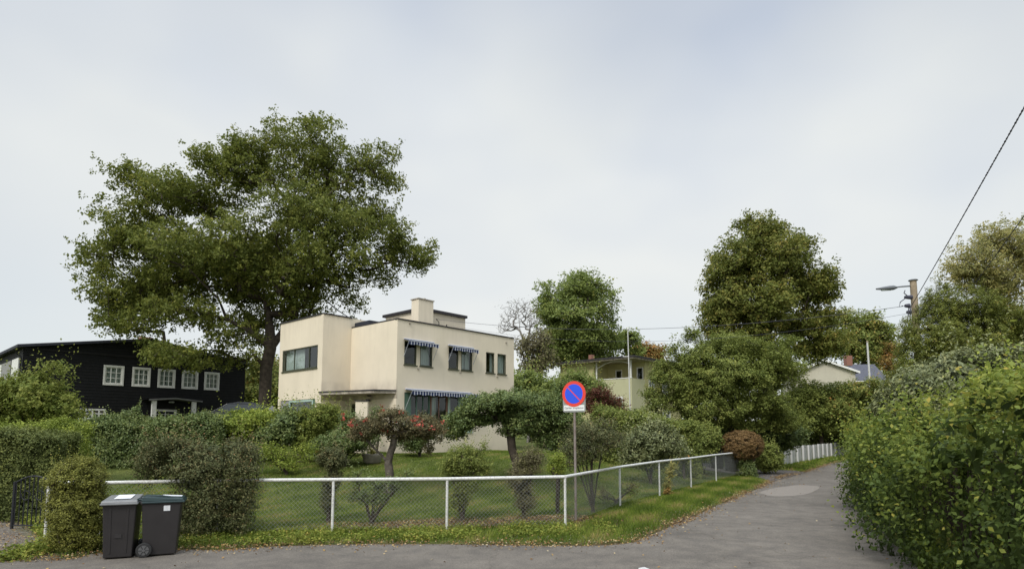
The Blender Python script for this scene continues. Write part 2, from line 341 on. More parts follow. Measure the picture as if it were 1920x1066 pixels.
def sample_lobes(lobes, n, rng, k=3.0):
    W = np.array([(l[1][0] * l[1][1] * l[1][2]) ** .72 for l in lobes]); W = W / W.sum()
    idx = rng.choice(len(lobes), n, p=W)
    cc = np.array([list(l[0]) for l in lobes])[idx]; rr = np.array([list(l[1]) for l in lobes])[idx]
    d = norm(rng.normal(size=(n, 3))); r = rng.random((n, 1)) ** (1 / k)
    return cc + d * r * rr
def lobe(px, py, rx, ry, Y, dr=None):
    c = at(px, py, Y); a = rx / F * Y; b = ry / F * Y
    return (c, (a, dr if dr else (a + b) / 2, b))
def skeleton(limbs, tips, rng, step, droop=.0):
    """limbs: list of polylines (first starts at the base); returns nodes, parents, tip node ids"""
    nodes = []; par = []
    def addnode(p, q): nodes.append(np.array(p, float)); par.append(q); return len(nodes) - 1
    def nearest(p):
        A = np.array(nodes); d = np.linalg.norm(A - p, axis=1); return int(d.argmin())
    for pl in limbs:
        pl = [np.array(list(p), float) for p in pl]
        cur = nearest(pl[0]) if nodes else addnode(pl[0], -1)
        for q in pl[1:]:
            p0 = nodes[cur].copy(); dd = np.linalg.norm(q - p0); k = max(1, int(dd / step))
            for j in range(1, k + 1):
                p = p0 + (q - p0) * j / k + (rng.normal(size=3) * step * .07 if j < k else 0)
                cur = addnode(p, cur)
    base = np.array(list(limbs[0][-1])); order = np.argsort(np.linalg.norm(tips - base, axis=1))
    lo = nodes[0][2]; ends = []
    arr = np.zeros((len(nodes) + len(tips) * 14 + 10, 3)); cnt = len(nodes); arr[:cnt] = np.array(nodes)
    start_ok = 2
    for i in order:
        t = tips[i]; d = np.linalg.norm(arr[:cnt] - t, axis=1)
        pen = np.maximum(0, arr[:cnt, 2] - t[2] + .0) * .8                   # prefer growing up / out
        j = int((d + pen).argmin()); 
        if j < start_ok: j = min(start_ok, cnt - 1)
        p0 = arr[j].copy(); dd = np.linalg.norm(t - p0); k = min(12, max(1, int(dd / step)))
        mid = (p0 + t) / 2 + rng.normal(size=3) * dd * .09; mid[2] += dd * .08
        cur = j
        for q in range(1, k + 1):
            u = q / k; p = (1 - u) ** 2 * p0 + 2 * u * (1 - u) * mid + u * u * t
            arr[cnt] = p; par.append(cur); cur = cnt; cnt += 1
        ends.append(cur)
    return arr[:cnt].copy(), np.array(par), ends
def skel_mesh(name, A, par, ends, Rb, rt, material, parent, flare=1.35):
    n = len(A); cnt = np.zeros(n)
    cnt[ends] += 1
    for i in range(n - 1, 0, -1): cnt[par[i]] += cnt[i]
    N = max(cnt[0], 2); e = math.log(Rb / rt) / math.log(N)
    rad = rt * np.maximum(cnt, 1) ** e
    main = -np.ones(n, int)
    for i in range(1, n):
        p = par[i]
        if main[p] < 0 or cnt[i] > cnt[main[p]]: main[p] = i
    V = []; Fc = []; base = 0
    dirs = np.zeros((n, 3))
    for i in range(1, n): dirs[i] = A[i] - A[par[i]]
    dirs[0] = (0, 0, 1); dirs = norm(dirs)
    nd = dirs.copy()
    for i in range(1, n):
        if main[i] > 0: nd[i] = dirs[i] + dirs[main[i]]
    nd = norm(nd)
    out_v = []; out_f = []
    for i in range(1, n):
        p = par[i]; k = 10 if rad[i] > .12 else (6 if rad[i] > .03 else 4)
        r0 = rad[p] if main[p] == i else min(rad[p] * .8, rad[i] * 1.5); r1 = rad[i]
        if p == 0: r0 *= flare
        d0 = nd[p] if main[p] == i else dirs[i]
        ring = []
        for (c, d, r) in ((A[p], d0, r0), (A[i], nd[i], r1)):
            ref = np.array((.3, 1.0, .12)) if abs(d[1]) < .85 else np.array((1.0, .2, .1))
            a = np.cross(d, ref); a /= np.linalg.norm(a); b = np.cross(d, a)
            t = np.arange(k) * 2 * math.pi / k
            ring.append(c + r * (np.cos(t)[:, None] * a + np.sin(t)[:, None] * b))
        out_v.append(np.vstack(ring)); q = np.arange(k)
        out_f.append(np.stack([q, (q + 1) % k, k + (q + 1) % k, k + q], 1) + base); base += 2 * k
    o = raw_mesh(name, np.vstack(out_v), np.vstack(out_f), material, parent)
    o.data.polygons.foreach_set('use_smooth', [True] * len(o.data.polygons))
    return o
SEED = [100]
def tree(name, label, cat, limbs, lobes, ntips, Rb, leaf, lmat, bark='bark', tufts=6, per=24, s1=.7, s2=.22, step=.8, rt=.012,
         group=None, k=3.0, crown='crown', trunk='trunk', aspect=.6, up=.55, extra=None, flat_=.65, maxtips=600, outw=.5, gap=-.32, gs=.6, shrink=.8):
    SEED[0] += 1; rng = np.random.default_rng(SEED[0])
    b = Vector(limbs[0][0]); root = thing(name, b, label, cat, group)
    lobes = [(l[0], [max(q - shrink * s1, .5 * q) for q in l[1]]) for l in lobes]
    tips = sample_lobes(lobes, ntips, rng, k)
    if gap > -1:
        off_ = rng.random(3) * 50; keepm = np.array([mnoise.noise(Vector(p * gs + off_)) > gap for p in tips]); tips = tips[keepm]
    A, par, ends = skeleton(limbs, tips[:maxtips], rng, step)
    skel_mesh(trunk, A, par, ends, Rb, rt, M[bark], root)
    ctr = np.mean([list(l[0]) for l in lobes], axis=0)
    P, Nn, sz, ti = clump_leaves(tips, ctr, rng, tufts, per, s1, s2, leaf, up, outw, flat_)
    gz_ = gz(P[:, 0], P[:, 1]); ok = P[:, 2] > gz_ + .02
    V, Fq = leaf_geo(P[ok], Nn[ok], sz[ok], aspect, rng)
    raw_mesh(crown, V, Fq, M[lmat], root, ti[ok])
    if extra: extra(root, rng, tips)
    return root
def berries(mname, pname, n, size, sel=lambda t: True, spread=.15, cluster=8, front=False):
    def f(root, rng, tips):
        T = np.array([t for t in tips if sel(t)])
        if front: T = T[T[:, 1] < np.median(T[:, 1]) - .1]
        if len(T) == 0: return
        for q in range(n):
            c = T[rng.integers(len(T))] + rng.normal(size=3) * .08 + (np.array((0, -.22, .06)) if front else 0)
            P = c + rng.normal(size=(cluster, 3)) * spread * np.array((1, 1, .6))
            V, Fq = leaf_geo(P, rng.normal(size=P.shape) + np.array((0, -.6, .4)), np.full(len(P), size) * (.7 + .6 * rng.random(len(P))), .9, rng)
            raw_mesh(pname, V, Fq, M[mname], root, rng.random(len(P)))
    return f
def shrub(name, label, lobes, n, leaf, lmat, base=None, group=None, per=14, s1=.12, s2=.07, tufts=3, stems=5, bark='bark', k=3.2, cat='shrub',
          aspect=.6, up=.4, Rb=.035, maxtips=160, extra=None, outw=.7, step=.35, spread=.25, fill=0, gap=-.3, shoots=.10):
    SEED[0] += 1; rng = np.random.default_rng(SEED[0])
    c0 = np.mean([list(l[0]) for l in lobes], axis=0)
    if base is None: base = (c0[0], c0[1])
    bz = float(gz(np.array([base[0]]), np.array([base[1]]))[0]); b = Vector((base[0], base[1], bz - .02))
    root = thing(name, b, label, cat, group)
    tips = sample_lobes(lobes, n, rng, k)
    tips = tips[tips[:, 2] > bz + .05]
    if gap > -1 and len(tips) > 60:
        sz0 = np.ptp(tips, axis=0).max(); off_ = rng.random(3) * 50; tips = tips[np.array([mnoise.noise(Vector(p * (4.0 / sz0) + off_)) > gap for p in tips])]
    limbs = []
    up0 = Vector((base[0], base[1], bz + .06))
    limbs.append([b, up0])
    for j in range(stems):
        t = Vector(tips[rng.integers(len(tips))]); m = up0.lerp(t, .5) + Vector((rng.normal() * .05, rng.normal() * .05, .05))
        limbs.append([up0, up0.lerp(m, .6), m.lerp(t, .3)])
    A, par, ends = skeleton(limbs, tips[:maxtips], rng, step)
    skel_mesh('stems', A, par, ends, Rb * 1.6, .004, M[bark], root)
    P, Nn, sz, ti = clump_leaves(tips, c0, rng, tufts, per, s1, s2, leaf, up, outw)
    if fill:
        P2 = sample_lobes([(l[0], [q * .82 for q in l[1]]) for l in lobes], fill, rng, 3)
        P = np.vstack([P, P2]); Nn = np.vstack([Nn, norm(P2 - c0) + rng.normal(size=P2.shape) * .4]); sz = np.concatenate([sz, np.full(fill, leaf * 2.4)])
        ti = np.concatenate([ti, rng.random(fill) * .4])
    if shoots:
        m = int(len(tips) * shoots); dz_ = norm(tips - c0); cand = np.argsort(-(dz_[:, 2] + rng.random(len(tips)) * 1.2 + np.linalg.norm(tips - c0, axis=1) * .5))[:m]; q = 9
        dirn = norm(dz_[cand] * .7 + rng.normal(size=(len(cand), 3)) * .3 + np.array((0, 0, .9))); Ls = (s1 * 2.2 + leaf * 2) * (.5 + rng.random((len(cand), 1, 1)))
        SP = (tips[cand][:, None] + dirn[:, None] * np.linspace(.1, 1.5, q)[None, :, None] * Ls).reshape(-1, 3) + rng.normal(size=(len(cand) * q, 3)) * leaf * .35
        P = np.vstack([P, SP]); Nn = np.vstack([Nn, rng.normal(size=SP.shape) + np.array((0, -.3, .6))]); sz = np.concatenate([sz, leaf * (.6 + .5 * rng.random(len(SP)))]); ti = np.concatenate([ti, .45 + .5 * rng.random(len(SP))])
    gzz = gz(P[:, 0], P[:, 1]); ok = P[:, 2] > gzz + .01
    V, Fq = leaf_geo(P[ok], Nn[ok], sz[ok], aspect, rng)
    raw_mesh('foliage', V, Fq, M[lmat], root, ti[ok])
    if extra: extra(root, rng, tips)
    return root
def hedge(name, label, path, width, h, n, leaf, lmat, group=None, top_noise=.08, per=10, s2=.05, cat='hedge', aspect=.6, sprigs=.0, fillk=1.0, zf=None, round_=.25, rough=.22, tintz=0, cw=.55, sprl=1.0, hole=.1):
    """clipped hedge along a ground polyline; h: height(s)"""
    SEED[0] += 1; rng = np.random.default_rng(SEED[0])
    P0 = np.array([list(p[:2]) for p in path], float); seg = np.linalg.norm(np.diff(P0, axis=0), axis=1); cum = np.concatenate([[0], np.cumsum(seg)]); Lt = cum[-1]
    hf = h if callable(h) else (lambda s: h + 0 * s)
    def along(s):
        x = np.interp(s, cum, P0[:, 0]); y = np.interp(s, cum, P0[:, 1]); e = 1e-2
        dx = np.interp(s + e, cum, P0[:, 0]) - np.interp(s - e, cum, P0[:, 0]); dy = np.interp(s + e, cum, P0[:, 1]) - np.interp(s - e, cum, P0[:, 1])
        l = np.hypot(dx, dy) + 1e-9; return x, y, dx / l, dy / l
    b = Vector((*P0[0], float(gz(P0[:1, 0], P0[:1, 1])[0]))); root = thing(name, b, label, cat, group)
    ph = rng.random(6) * 6
    def surf(s, a):      # s along, a in 0..1 round the profile (near side bottom -> top -> far side bottom)
        x, y, dx, dy = along(s); H = hf(s) + top_noise * (np.sin(s * 2.1 + ph[0]) + .6 * np.sin(s * 5.3 + ph[1])) * .7
        W = width if not callable(width) else width(s)
        per_ = 2 * H + W; q = a * per_
        side = np.where(q < H, -.5, np.where(q > H + W, .5, (q - H) / W - .5)); z = np.where(q < H, q, np.where(q > H + W, per_ - q, H))
        # rounded shoulders
        rr = np.minimum(round_, W * .45); over = np.clip((z - (H - rr)) / rr, 0, 1) * np.clip((np.abs(side) * W - (W / 2 - rr)) / rr, 0, 1)
        z = z - over * rr * .35; side = side * (1 - over * .12)
        bulge = 1 + (.06 + .12 * (rough > .5)) * np.sin(s * 1.7 + z * 2 + ph[2]) + .05 * np.sin(s * 4.1 - z * 3 + ph[3])
        nx, ny = -dy, dx                                              # left normal
        X = x + nx * side * W * bulge * -1; Yv = y + ny * side * W * bulge * -1
        on = np.stack([np.where(q < H, nx, np.where(q > H + W, -nx, 0)), np.where(q < H, ny, np.where(q > H + W, -ny, 0)), ((q >= H) & (q <= H + W)).astype(float)], 1)
        base = gz(X, Yv) if zf is None else zf(X, Yv)
        return np.stack([X, Yv, z + base], 1), on
    s = rng.random(n) * Lt; a = rng.random(n); P, on = surf(s, a)
    capn = int(n * .12)      # end faces
    for e, dsg in ((0.0, -1), (Lt, 1)):
        x, y, dx, dy = along(np.full(capn, e)); H = hf(np.full(capn, e)); W = width if not callable(width) else width(np.full(capn, e))
        sd_ = (rng.random(capn) - .5) * .95; zz = rng.random(capn) * H * .97
        X = x + dy * sd_ * W; Yv = y - dx * sd_ * W
        P = np.vstack([P, np.stack([X, Yv, zz + gz(X, Yv)], 1)]); on = np.vstack([on, np.stack([dx * dsg, dy * dsg, 0 * dx], 1)])
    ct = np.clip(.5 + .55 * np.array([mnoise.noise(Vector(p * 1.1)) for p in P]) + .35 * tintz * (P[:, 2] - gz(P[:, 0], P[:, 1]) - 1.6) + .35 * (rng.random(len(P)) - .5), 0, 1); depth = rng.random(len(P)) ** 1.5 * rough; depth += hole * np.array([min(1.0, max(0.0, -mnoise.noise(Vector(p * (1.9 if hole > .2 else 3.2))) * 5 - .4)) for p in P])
    P = P - on * depth[:, None]
    off = rng.normal(size=(len(P), per, 3)) * s2
    PP = (P[:, None] + off).reshape(-1, 3); tint = np.repeat(ct, per) * cw + rng.random(len(PP)) * (1 - cw)
    NN = np.repeat(on, per, 0) * .8 + rng.normal(size=PP.shape) * .55; NN[:, 2] += .35
    sz = leaf * (.65 + .7 * rng.random(len(PP)))
    if sprigs:
        m = int(len(P) * sprigs); j = rng.integers(len(P), size=m); q = 7
        dirn = norm(on[j] * .5 + rng.normal(size=(m, 3)) * .35 + np.array((0, 0, .9))); tt = np.linspace(.03, .30, q) * sprl
        SP = (P[j][:, None] + dirn[:, None] * tt[None, :, None] * (.5 + rng.random((m, 1, 1)))).reshape(-1, 3) + rng.normal(size=(m * q, 3)) * .015
        PP = np.vstack([PP, SP]); NN = np.vstack([NN, rng.normal(size=SP.shape) + np.array((0, -.3, .6))]); sz = np.concatenate([sz, leaf * (.6 + .5 * rng.random(len(SP)))])
        tint = np.concatenate([tint, .55 + .45 * rng.random(len(SP))])
    # inner big leaves keep it opaque
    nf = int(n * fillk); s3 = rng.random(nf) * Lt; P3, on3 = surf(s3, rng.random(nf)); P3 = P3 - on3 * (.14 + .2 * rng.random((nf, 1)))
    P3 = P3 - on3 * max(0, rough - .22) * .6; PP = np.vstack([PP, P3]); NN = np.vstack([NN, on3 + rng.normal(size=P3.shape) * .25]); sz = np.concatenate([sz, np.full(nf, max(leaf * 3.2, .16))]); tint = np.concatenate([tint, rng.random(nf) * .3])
    ok = PP[:, 2] > gz(PP[:, 0], PP[:, 1]) + .01
    V, Fq = leaf_geo(PP[ok], NN[ok], sz[ok], aspect, rng)
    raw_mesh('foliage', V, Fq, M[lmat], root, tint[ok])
    mb = MB()                                                          # woody stems inside
    for q in range(max(3, int(Lt / .5))):
        e = (q + .5) / max(3, int(Lt / .5)) * Lt; x, y, dx, dy = along(np.array([e])); x = float(x[0]); y = float(y[0]); z = float(gz(np.array([x]), np.array([y]))[0]); H = float(hf(np.array([e]))[0])
        for r in range(3):
            mb.tube([(x, y, z - .02), (x + rng.normal() * .1, y + rng.normal() * .1, z + H * .5), (x + rng.normal() * .2, y + rng.normal() * .15, z + H * .85)], [.022, .014, .006], 5)
    mb.build('stems', M['bark'], root)
    return root

# ------------------------------------------------------------------ terrain
ROAD_L = [flat(-900, 1075), flat(-300, 1058), flat(0, 1050), flat(130, 1048), flat(190, 1036), flat(345, 1031), flat(420, 1031), flat(500, 1025), flat(640, 1021), flat(800, 1020), flat(960, 1022),
          flat(1100, 1023), flat(1180, 1018), flat(1215, 1006), flat(1300, 968), flat(1380, 932), flat(1425, 914), flat(1444, 903), flat(1468, 893), flat(1505, 886), flat(1560, 867), (25.4, 46.5), (31.5, 54), (46, 68)]
ROAD_R = [(50, 64), (34, 49), (24.2, 39), (15.6, 27), (10.6, 18), (7.5, 12), (6.15, 9.2), (6.6, 7.4), (9, 6.6), (40, 6.2), (40, -14), (-40, -14)]
ROAD = ROAD_L + ROAD_R
def inside(poly, x, y):
    p = np.array(poly); r = np.zeros(np.shape(x), bool); n = len(p)
    for i in range(n):
        x1, y1 = p[i]; x2, y2 = p[(i + 1) % n]
        c = ((y1 > y) != (y2 > y)) & (x < (x2 - x1) * (y - y1) / (y2 - y1 + 1e-12) + x1); r ^= c
    return r
def dist(poly, x, y, closed=True):
    p = np.array(poly); d = np.full(np.shape(x), 1e9); n = len(p)
    for i in range(n if closed else n - 1):
        a = p[i]; b = p[(i + 1) % n]; ab = b - a; t = np.clip(((x - a[0]) * ab[0] + (y - a[1]) * ab[1]) / (ab @ ab + 1e-12), 0, 1)
        d = np.minimum(d, np.hypot(x - a[0] - t * ab[0], y - a[1] - t * ab[1]))
    return d
def gz(x, y):
    x = np.asarray(x, float); y = np.asarray(y, float)
    d2 = (x - 1.2) * -.852 + (y - 13.9) * .524
    z = 1.15 * ss(15.0, 27, y) * ss(.5, 8, d2)
    z = z + 1.3 * ss(27, 38, y) * ss(-2, -15, x)
    rd = dist(ROAD_L, x, y, False); ins = inside(ROAD, x, y)
    z = z + np.where(ins, 0, .05 * ss(.02, .5, rd))
    z = z + np.where(ins, 0, ss(.6, 3, rd)) * (.03 * np.sin(x * .9 + y * .5) + .02 * np.sin(x * 2.3 - y * 1.7))
    return z
def gz1(x, y): return float(gz(np.array([x]), np.array([y]))[0])
FENCE_A = (-9.32, 12.36); FENCE_B = (1.2, 13.9); FENCE_C = (11.1, 30.0)
DIRT = [flat(-700, 990), flat(-200, 955), flat(-10, 955), flat(50, 985), flat(95, 1030), flat(110, 1053), flat(-300, 1062), flat(-900, 1080)]

def axis(lo, a, b, hi, fine, n):
    mid = np.arange(a, b, fine); L1 = a - np.geomspace(fine, a - lo, n)[::-1]; R1 = b + np.geomspace(fine, hi - b, n)
    return np.concatenate([L1, mid, [b], R1])
gx = axis(-900, -17, 17, 900, .14, 26); gy = axis(-60, 9, 34, 1400, .14, 26)
GX, GY = np.meshgrid(gx, gy); X = GX.ravel(); Yv = GY.ravel(); Z = gz(X, Yv)
ins = inside(ROAD, X, Yv) & (dist(ROAD, X, Yv) > .25); Z = np.where(ins, -.03, Z)
nx, ny = len(gx), len(gy); q = (np.arange(ny - 1)[:, None] * nx + np.arange(nx - 1)[None]).ravel()
Fq = np.stack([q, q + 1, q + nx + 1, q + nx], 1)
gm = D.materials.new('lawn_and_soil'); gm.use_nodes = True; t = gm.node_tree; b = t.nodes['Principled BSDF']; b.inputs['Roughness'].default_value = .95; b.inputs['Specular IOR Level'].default_value = .1
def tn(tt, ty, **k):
    n = tt.nodes.new(ty)
    for a_, b_ in k.items(): setattr(n, a_, b_)
    return n
tcn = tn(t, 'ShaderNodeTexCoord')
def noise_ramp(tt, tcn, scale, c0, c1, p0=.35, p1=.65, detail=6):
    n = tn(tt, 'ShaderNodeTexNoise'); n.inputs['Scale'].default_value = scale; n.inputs['Detail'].default_value = detail
    r = tn(tt, 'ShaderNodeValToRGB'); r.color_ramp.elements[0].position = p0; r.color_ramp.elements[1].position = p1
    r.color_ramp.elements[0].color = (*c0, 1); r.color_ramp.elements[1].color = (*c1, 1)
    tt.links.new(tcn.outputs['Object'], n.inputs['Vector']); tt.links.new(n.outputs['Fac'], r.inputs[0]); return r, n
r1, _ = noise_ramp(t, tcn, .9, (.060, .082, .018), (.130, .148, .040))
r2, _ = noise_ramp(t, tcn, 30, (.35, .35, .35), (1.25, 1.25, 1.25))
mlt = tn(t, 'ShaderNodeMix', data_type='RGBA', blend_type='MULTIPLY'); mlt.inputs['Factor'].default_value = 1
t.links.new(r1.outputs[0], mlt.inputs['A']); t.links.new(r2.outputs[0], mlt.inputs['B'])
rs, _ = noise_ramp(t, tcn, 22, (.045, .032, .020), (.13, .085, .050)); rd_, _ = noise_ramp(t, tcn, 16, (.09, .078, .066), (.21, .185, .155))
prev = mlt.outputs['Result']
for an, rr in (('soil', rs), ('dirt', rd_)):
    a = tn(t, 'ShaderNodeAttribute'); a.attribute_name = an; m_ = tn(t, 'ShaderNodeMix', data_type='RGBA')
    t.links.new(a.outputs['Fac'], m_.inputs['Factor']); t.links.new(prev, m_.inputs['A']); t.links.new(rr.outputs[0], m_.inputs['B']); prev = m_.outputs['Result']
t.links.new(prev, b.inputs['Base Color'])
nb = tn(t, 'ShaderNodeTexNoise'); nb.inputs['Scale'].default_value = 40; bp = tn(t, 'ShaderNodeBump'); bp.inputs['Strength'].default_value = .8; bp.inputs['Distance'].default_value = .03
t.links.new(tcn.outputs['Object'], nb.inputs['Vector']); t.links.new(nb.outputs['Fac'], bp.inputs['Height']); t.links.new(bp.outputs[0], b.inputs['Normal'])
ground = raw_mesh('ground', np.stack([X, Yv, Z], 1), Fq, gm); tag(ground, kind='structure')
ground.data.polygons.foreach_set('use_smooth', [True] * len(Fq))
wob = .25 * np.sin(X * 3.1 + Yv) + .18 * np.sin(X * 7.3 - Yv * 5) + .12 * np.sin(X * 13 + Yv * 11)
fl = 13.9 + (X - 1.2) * (13.9 - 12.36) / 10.52
soil = ss(.1, .35, Yv - fl + wob * .4) * (1 - ss(1.1, 2.3, Yv - fl + wob)) * ss(-4.5, -3.2, X + wob) * ss(4.8, 3.6, X + wob)
edge = (1 - ss(.0, .3, dist(ROAD_L, X, Yv, False) + wob * .25)) * .85
soil = np.clip(soil + edge, 0, 1)
din = inside(DIRT, X, Yv); dd = dist(DIRT, X, Yv); dirt = np.clip(.5 + np.where(din, dd, -dd) * 1.6 + wob * .5, 0, 1)
for nme, arr in (('soil', soil), ('dirt', dirt)):
    a = ground.data.attributes.new(nme, 'FLOAT', 'POINT'); a.data.foreach_set('value', arr.astype(np.float32))

# asphalt
am = D.materials.new('asphalt'); am.use_nodes = True; t = am.node_tree; b = t.nodes['Principled BSDF']; b.inputs['Roughness'].default_value = .85; b.inputs['Specular IOR Level'].default_value = .25
tcn = tn(t, 'ShaderNodeTexCoord')
ra, _ = noise_ramp(t, tcn, .45, (.122, .110, .094), (.186, .168, .144), .28, .72); rb, _ = noise_ramp(t, tcn, 70, (.55, .55, .55), (1.3, 1.28, 1.25), .3, .72, 3)
rc, _ = noise_ramp(t, tcn, 2.6, (.78, .78, .79), (1.08, 1.07, 1.05), .3, .66)
m1 = tn(t, 'ShaderNodeMix', data_type='RGBA', blend_type='MULTIPLY'); m1.inputs['Factor'].default_value = 1; m2 = tn(t, 'ShaderNodeMix', data_type='RGBA', blend_type='MULTIPLY'); m2.inputs['Factor'].default_value = 1
t.links.new(ra.outputs[0], m1.inputs['A']); t.links.new(rb.outputs[0], m1.inputs['B']); t.links.new(m1.outputs['Result'], m2.inputs['A']); t.links.new(rc.outputs[0], m2.inputs['B'])
vo = tn(t, 'ShaderNodeTexVoronoi', feature='DISTANCE_TO_EDGE'); vo.inputs['Scale'].default_value = .38; vn = tn(t, 'ShaderNodeTexNoise'); vn.inputs['Scale'].default_value = 1.5; vn.inputs['Detail'].default_value = 6
va = tn(t, 'ShaderNodeMix', data_type='VECTOR'); va.inputs['Factor'].default_value = .35
t.links.new(tcn.outputs['Object'], vn.inputs['Vector']); t.links.new(tcn.outputs['Object'], va.inputs['A']); t.links.new(vn.outputs['Color'], va.inputs['B']); t.links.new(va.outputs['Result'], vo.inputs['Vector'])
cr = tn(t, 'ShaderNodeValToRGB'); cr.color_ramp.elements[0].position = .0; cr.color_ramp.elements[1].position = .006; cr.color_ramp.elements[0].color = (.55, .53, .5, 1); cr.color_ramp.elements[1].color = (1, 1, 1, 1)
t.links.new(vo.outputs[0], cr.inputs[0])
m3 = tn(t, 'ShaderNodeMix', data_type='RGBA', blend_type='MULTIPLY'); m3.inputs['Factor'].default_value = .4
t.links.new(m2.outputs['Result'], m3.inputs['A']); t.links.new(cr.outputs[0], m3.inputs['B']); t.links.new(m3.outputs['Result'], b.inputs['Base Color'])
nb = tn(t, 'ShaderNodeTexNoise'); nb.inputs['Scale'].default_value = 120; bp = tn(t, 'ShaderNodeBump'); bp.inputs['Strength'].default_value = .5; bp.inputs['Distance'].default_value = .01
t.links.new(tcn.outputs['Object'], nb.inputs['Vector']); t.links.new(nb.outputs['Fac'], bp.inputs['Height']); t.links.new(bp.outputs[0], b.inputs['Normal'])
def smooth_poly(pts, k=4, amp=.03, seed=1):
    rr = random.Random(seed); out = []
    n = len(pts)
    for i in range(n - 1):
        p0 = pts[max(i - 1, 0)]; p1 = pts[i]; p2 = pts[i + 1]; p3 = pts[min(i + 2, n - 1)]
        for j in range(k):
            u = j / k
            f_ = lambda a, b_, c, d: .5 * (2 * b_ + (c - a) * u + (2 * a - 5 * b_ + 4 * c - d) * u * u + (3 * b_ - a - 3 * c + d) * u ** 3)
            out.append((f_(p0[0], p1[0], p2[0], p3[0]) + rr.uniform(-amp, amp), f_(p0[1], p1[1], p2[1], p3[1]) + rr.uniform(-amp, amp)))
    out.append(pts[-1]); return out
def sheet_ngon(name, poly, z, m):
    bm = bmesh.new(); f = bm.faces.new([bm.verts.new((p[0], p[1], z)) for p in poly]); bm.normal_update()
    if f.normal.z < 0: f.normal_flip()
    bmesh.ops.triangulate(bm, faces=bm.faces[:]); me = D.meshes.new(name); bm.to_mesh(me); bm.free(); me.materials.append(m)
    o = D.objects.new(name, me); C.objects.link(o); return o
tag(sheet_ngon('road', smooth_poly(ROAD_L, 6, .025) + ROAD_R, .008, am), kind='structure')
pm = mat('light_asphalt_patch', (.235, .208, .176), .9, noise=.3, nscale=30)
patch = [flat(1420, 923), flat(1455, 914), flat(1500, 909), flat(1536, 912), flat(1528, 920), flat(1500, 928), flat(1450, 930)]
tag(sheet_ngon('road_patch', smooth_poly(patch + patch[:1], 4, .04)[:-1], .012, pm), kind='structure')
tag(sheet_ngon('road_marking', [flat(1197, 1065), flat(1208, 1063), flat(1218, 1067), flat(1222, 1078), flat(1200, 1080)], .012, mat('worn_road_paint', (.55, .55, .53), .8, noise=.3, nscale=20)), kind='structure')
def sheet_grid(name, poly, step, m, off):
    p = np.array(poly); xs = np.arange(p[:, 0].min(), p[:, 0].max(), step); ys = np.arange(p[:, 1].min(), p[:, 1].max(), step)
    A, B = np.meshgrid(xs, ys); ii = inside(poly, A + step / 2, B + step / 2)[:-1, :-1]; nx = len(xs)
    q = (np.arange(len(ys) - 1)[:, None] * nx + np.arange(nx - 1)[None])[ii]
    return raw_mesh(name, np.stack([A.ravel(), B.ravel(), gz(A.ravel(), B.ravel()) + off], 1), np.stack([q, q + 1, q + nx + 1, q + nx], 1), m)
DRIVE = [flat(1446, 903), flat(1512, 885), (14.2, 35.0), (9.5, 37.5), (2, 38.2), (2, 34.0), (8.0, 34.0), (11.3, 31.3)]
tag(sheet_grid('driveway', DRIVE, .12, mat('dark_asphalt', (.10, .092, .085), .9, noise=.3, nscale=12), .02), kind='structure')

# ------------------------------------------------------------------ main house
U = Vector((.669, .743, 0)).normalized(); V_ = Vector((-U.y, U.x, 0)); ZZ = Vector((0, 0, 1))
Cc = at(745.5, 598, 27.7); ztop = Cc.z; Cc.z = 0
house = thing('villa', (Cc.x, Cc.y, 1.1), 'cream two-storey flat-roofed house with blue striped awnings behind the lawn', 'house')
def uv(u, v, z=0): return Cc + U * u + V_ * v + ZZ * z
def fpt(px, py, o, along, nrm):       # facade-local (s,z) of a pixel
    h = plane_hit(px, py, o, nrm); return (h - o).dot(along), h.z
def facade(mb, o, a, W, z0, z1, holes, nrm, depth=.14):
    """wall face with openings; o at z=0, a along, nrm outward"""
    xs = sorted({0, W, *[h[0] for h in holes], *[h[1] for h in holes]}); zs = sorted({z0, z1, *[h[2] for h in holes], *[h[3] for h in holes]})
    flip = a.cross(ZZ).dot(nrm) < 0
    def q(p, r, s_, t_): mb.quad(*( (p, r, s_, t_) if not flip else (t_, s_, r, p)))
    P = lambda s, z, d=0: o + a * s + ZZ * z - nrm * d
    for i in range(len(xs) - 1):
        for j in range(len(zs) - 1):
            cx, cz = (xs[i] + xs[i + 1]) / 2, (zs[j] + zs[j + 1]) / 2
            if any(h[0] < cx < h[1] and h[2] < cz < h[3] for h in holes): continue
            q(P(xs[i], zs[j]), P(xs[i + 1], zs[j]), P(xs[i + 1], zs[j + 1]), P(xs[i], zs[j + 1]))
    for (a0, a1, b0, b1) in holes:
        q(P(a0, b0), P(a1, b0), P(a1, b0, depth), P(a0, b0, depth)); q(P(a1, b1), P(a0, b1), P(a0, b1, depth), P(a1, b1, depth))
        q(P(a1, b0), P(a1, b1), P(a1, b1, depth), P(a1, b0, depth)); q(P(a0, b1), P(a0, b0), P(a0, b0, depth), P(a0, b1, depth))
def curtain(parent, o, a, nrm, s0, s1, z0, z1, back, m):
    mb = MB(); n = max(6, int((s1 - s0) / .05))
    for i in range(n):
        x0 = s0 + (s1 - s0) * i / n; x1 = s0 + (s1 - s0) * (i + 1) / n
        d0 = back + .02 * math.sin(i * 1.9); d1 = back + .02 * math.sin((i + 1) * 1.9)
        mb.quad(o + a * x0 + ZZ * z0 - nrm * d0, o + a * x1 + ZZ * z0 - nrm * d1, o + a * x1 + ZZ * z1 - nrm * d1, o + a * x0 + ZZ * z1 - nrm * d0)
    return mb.build('curtain', m, parent)
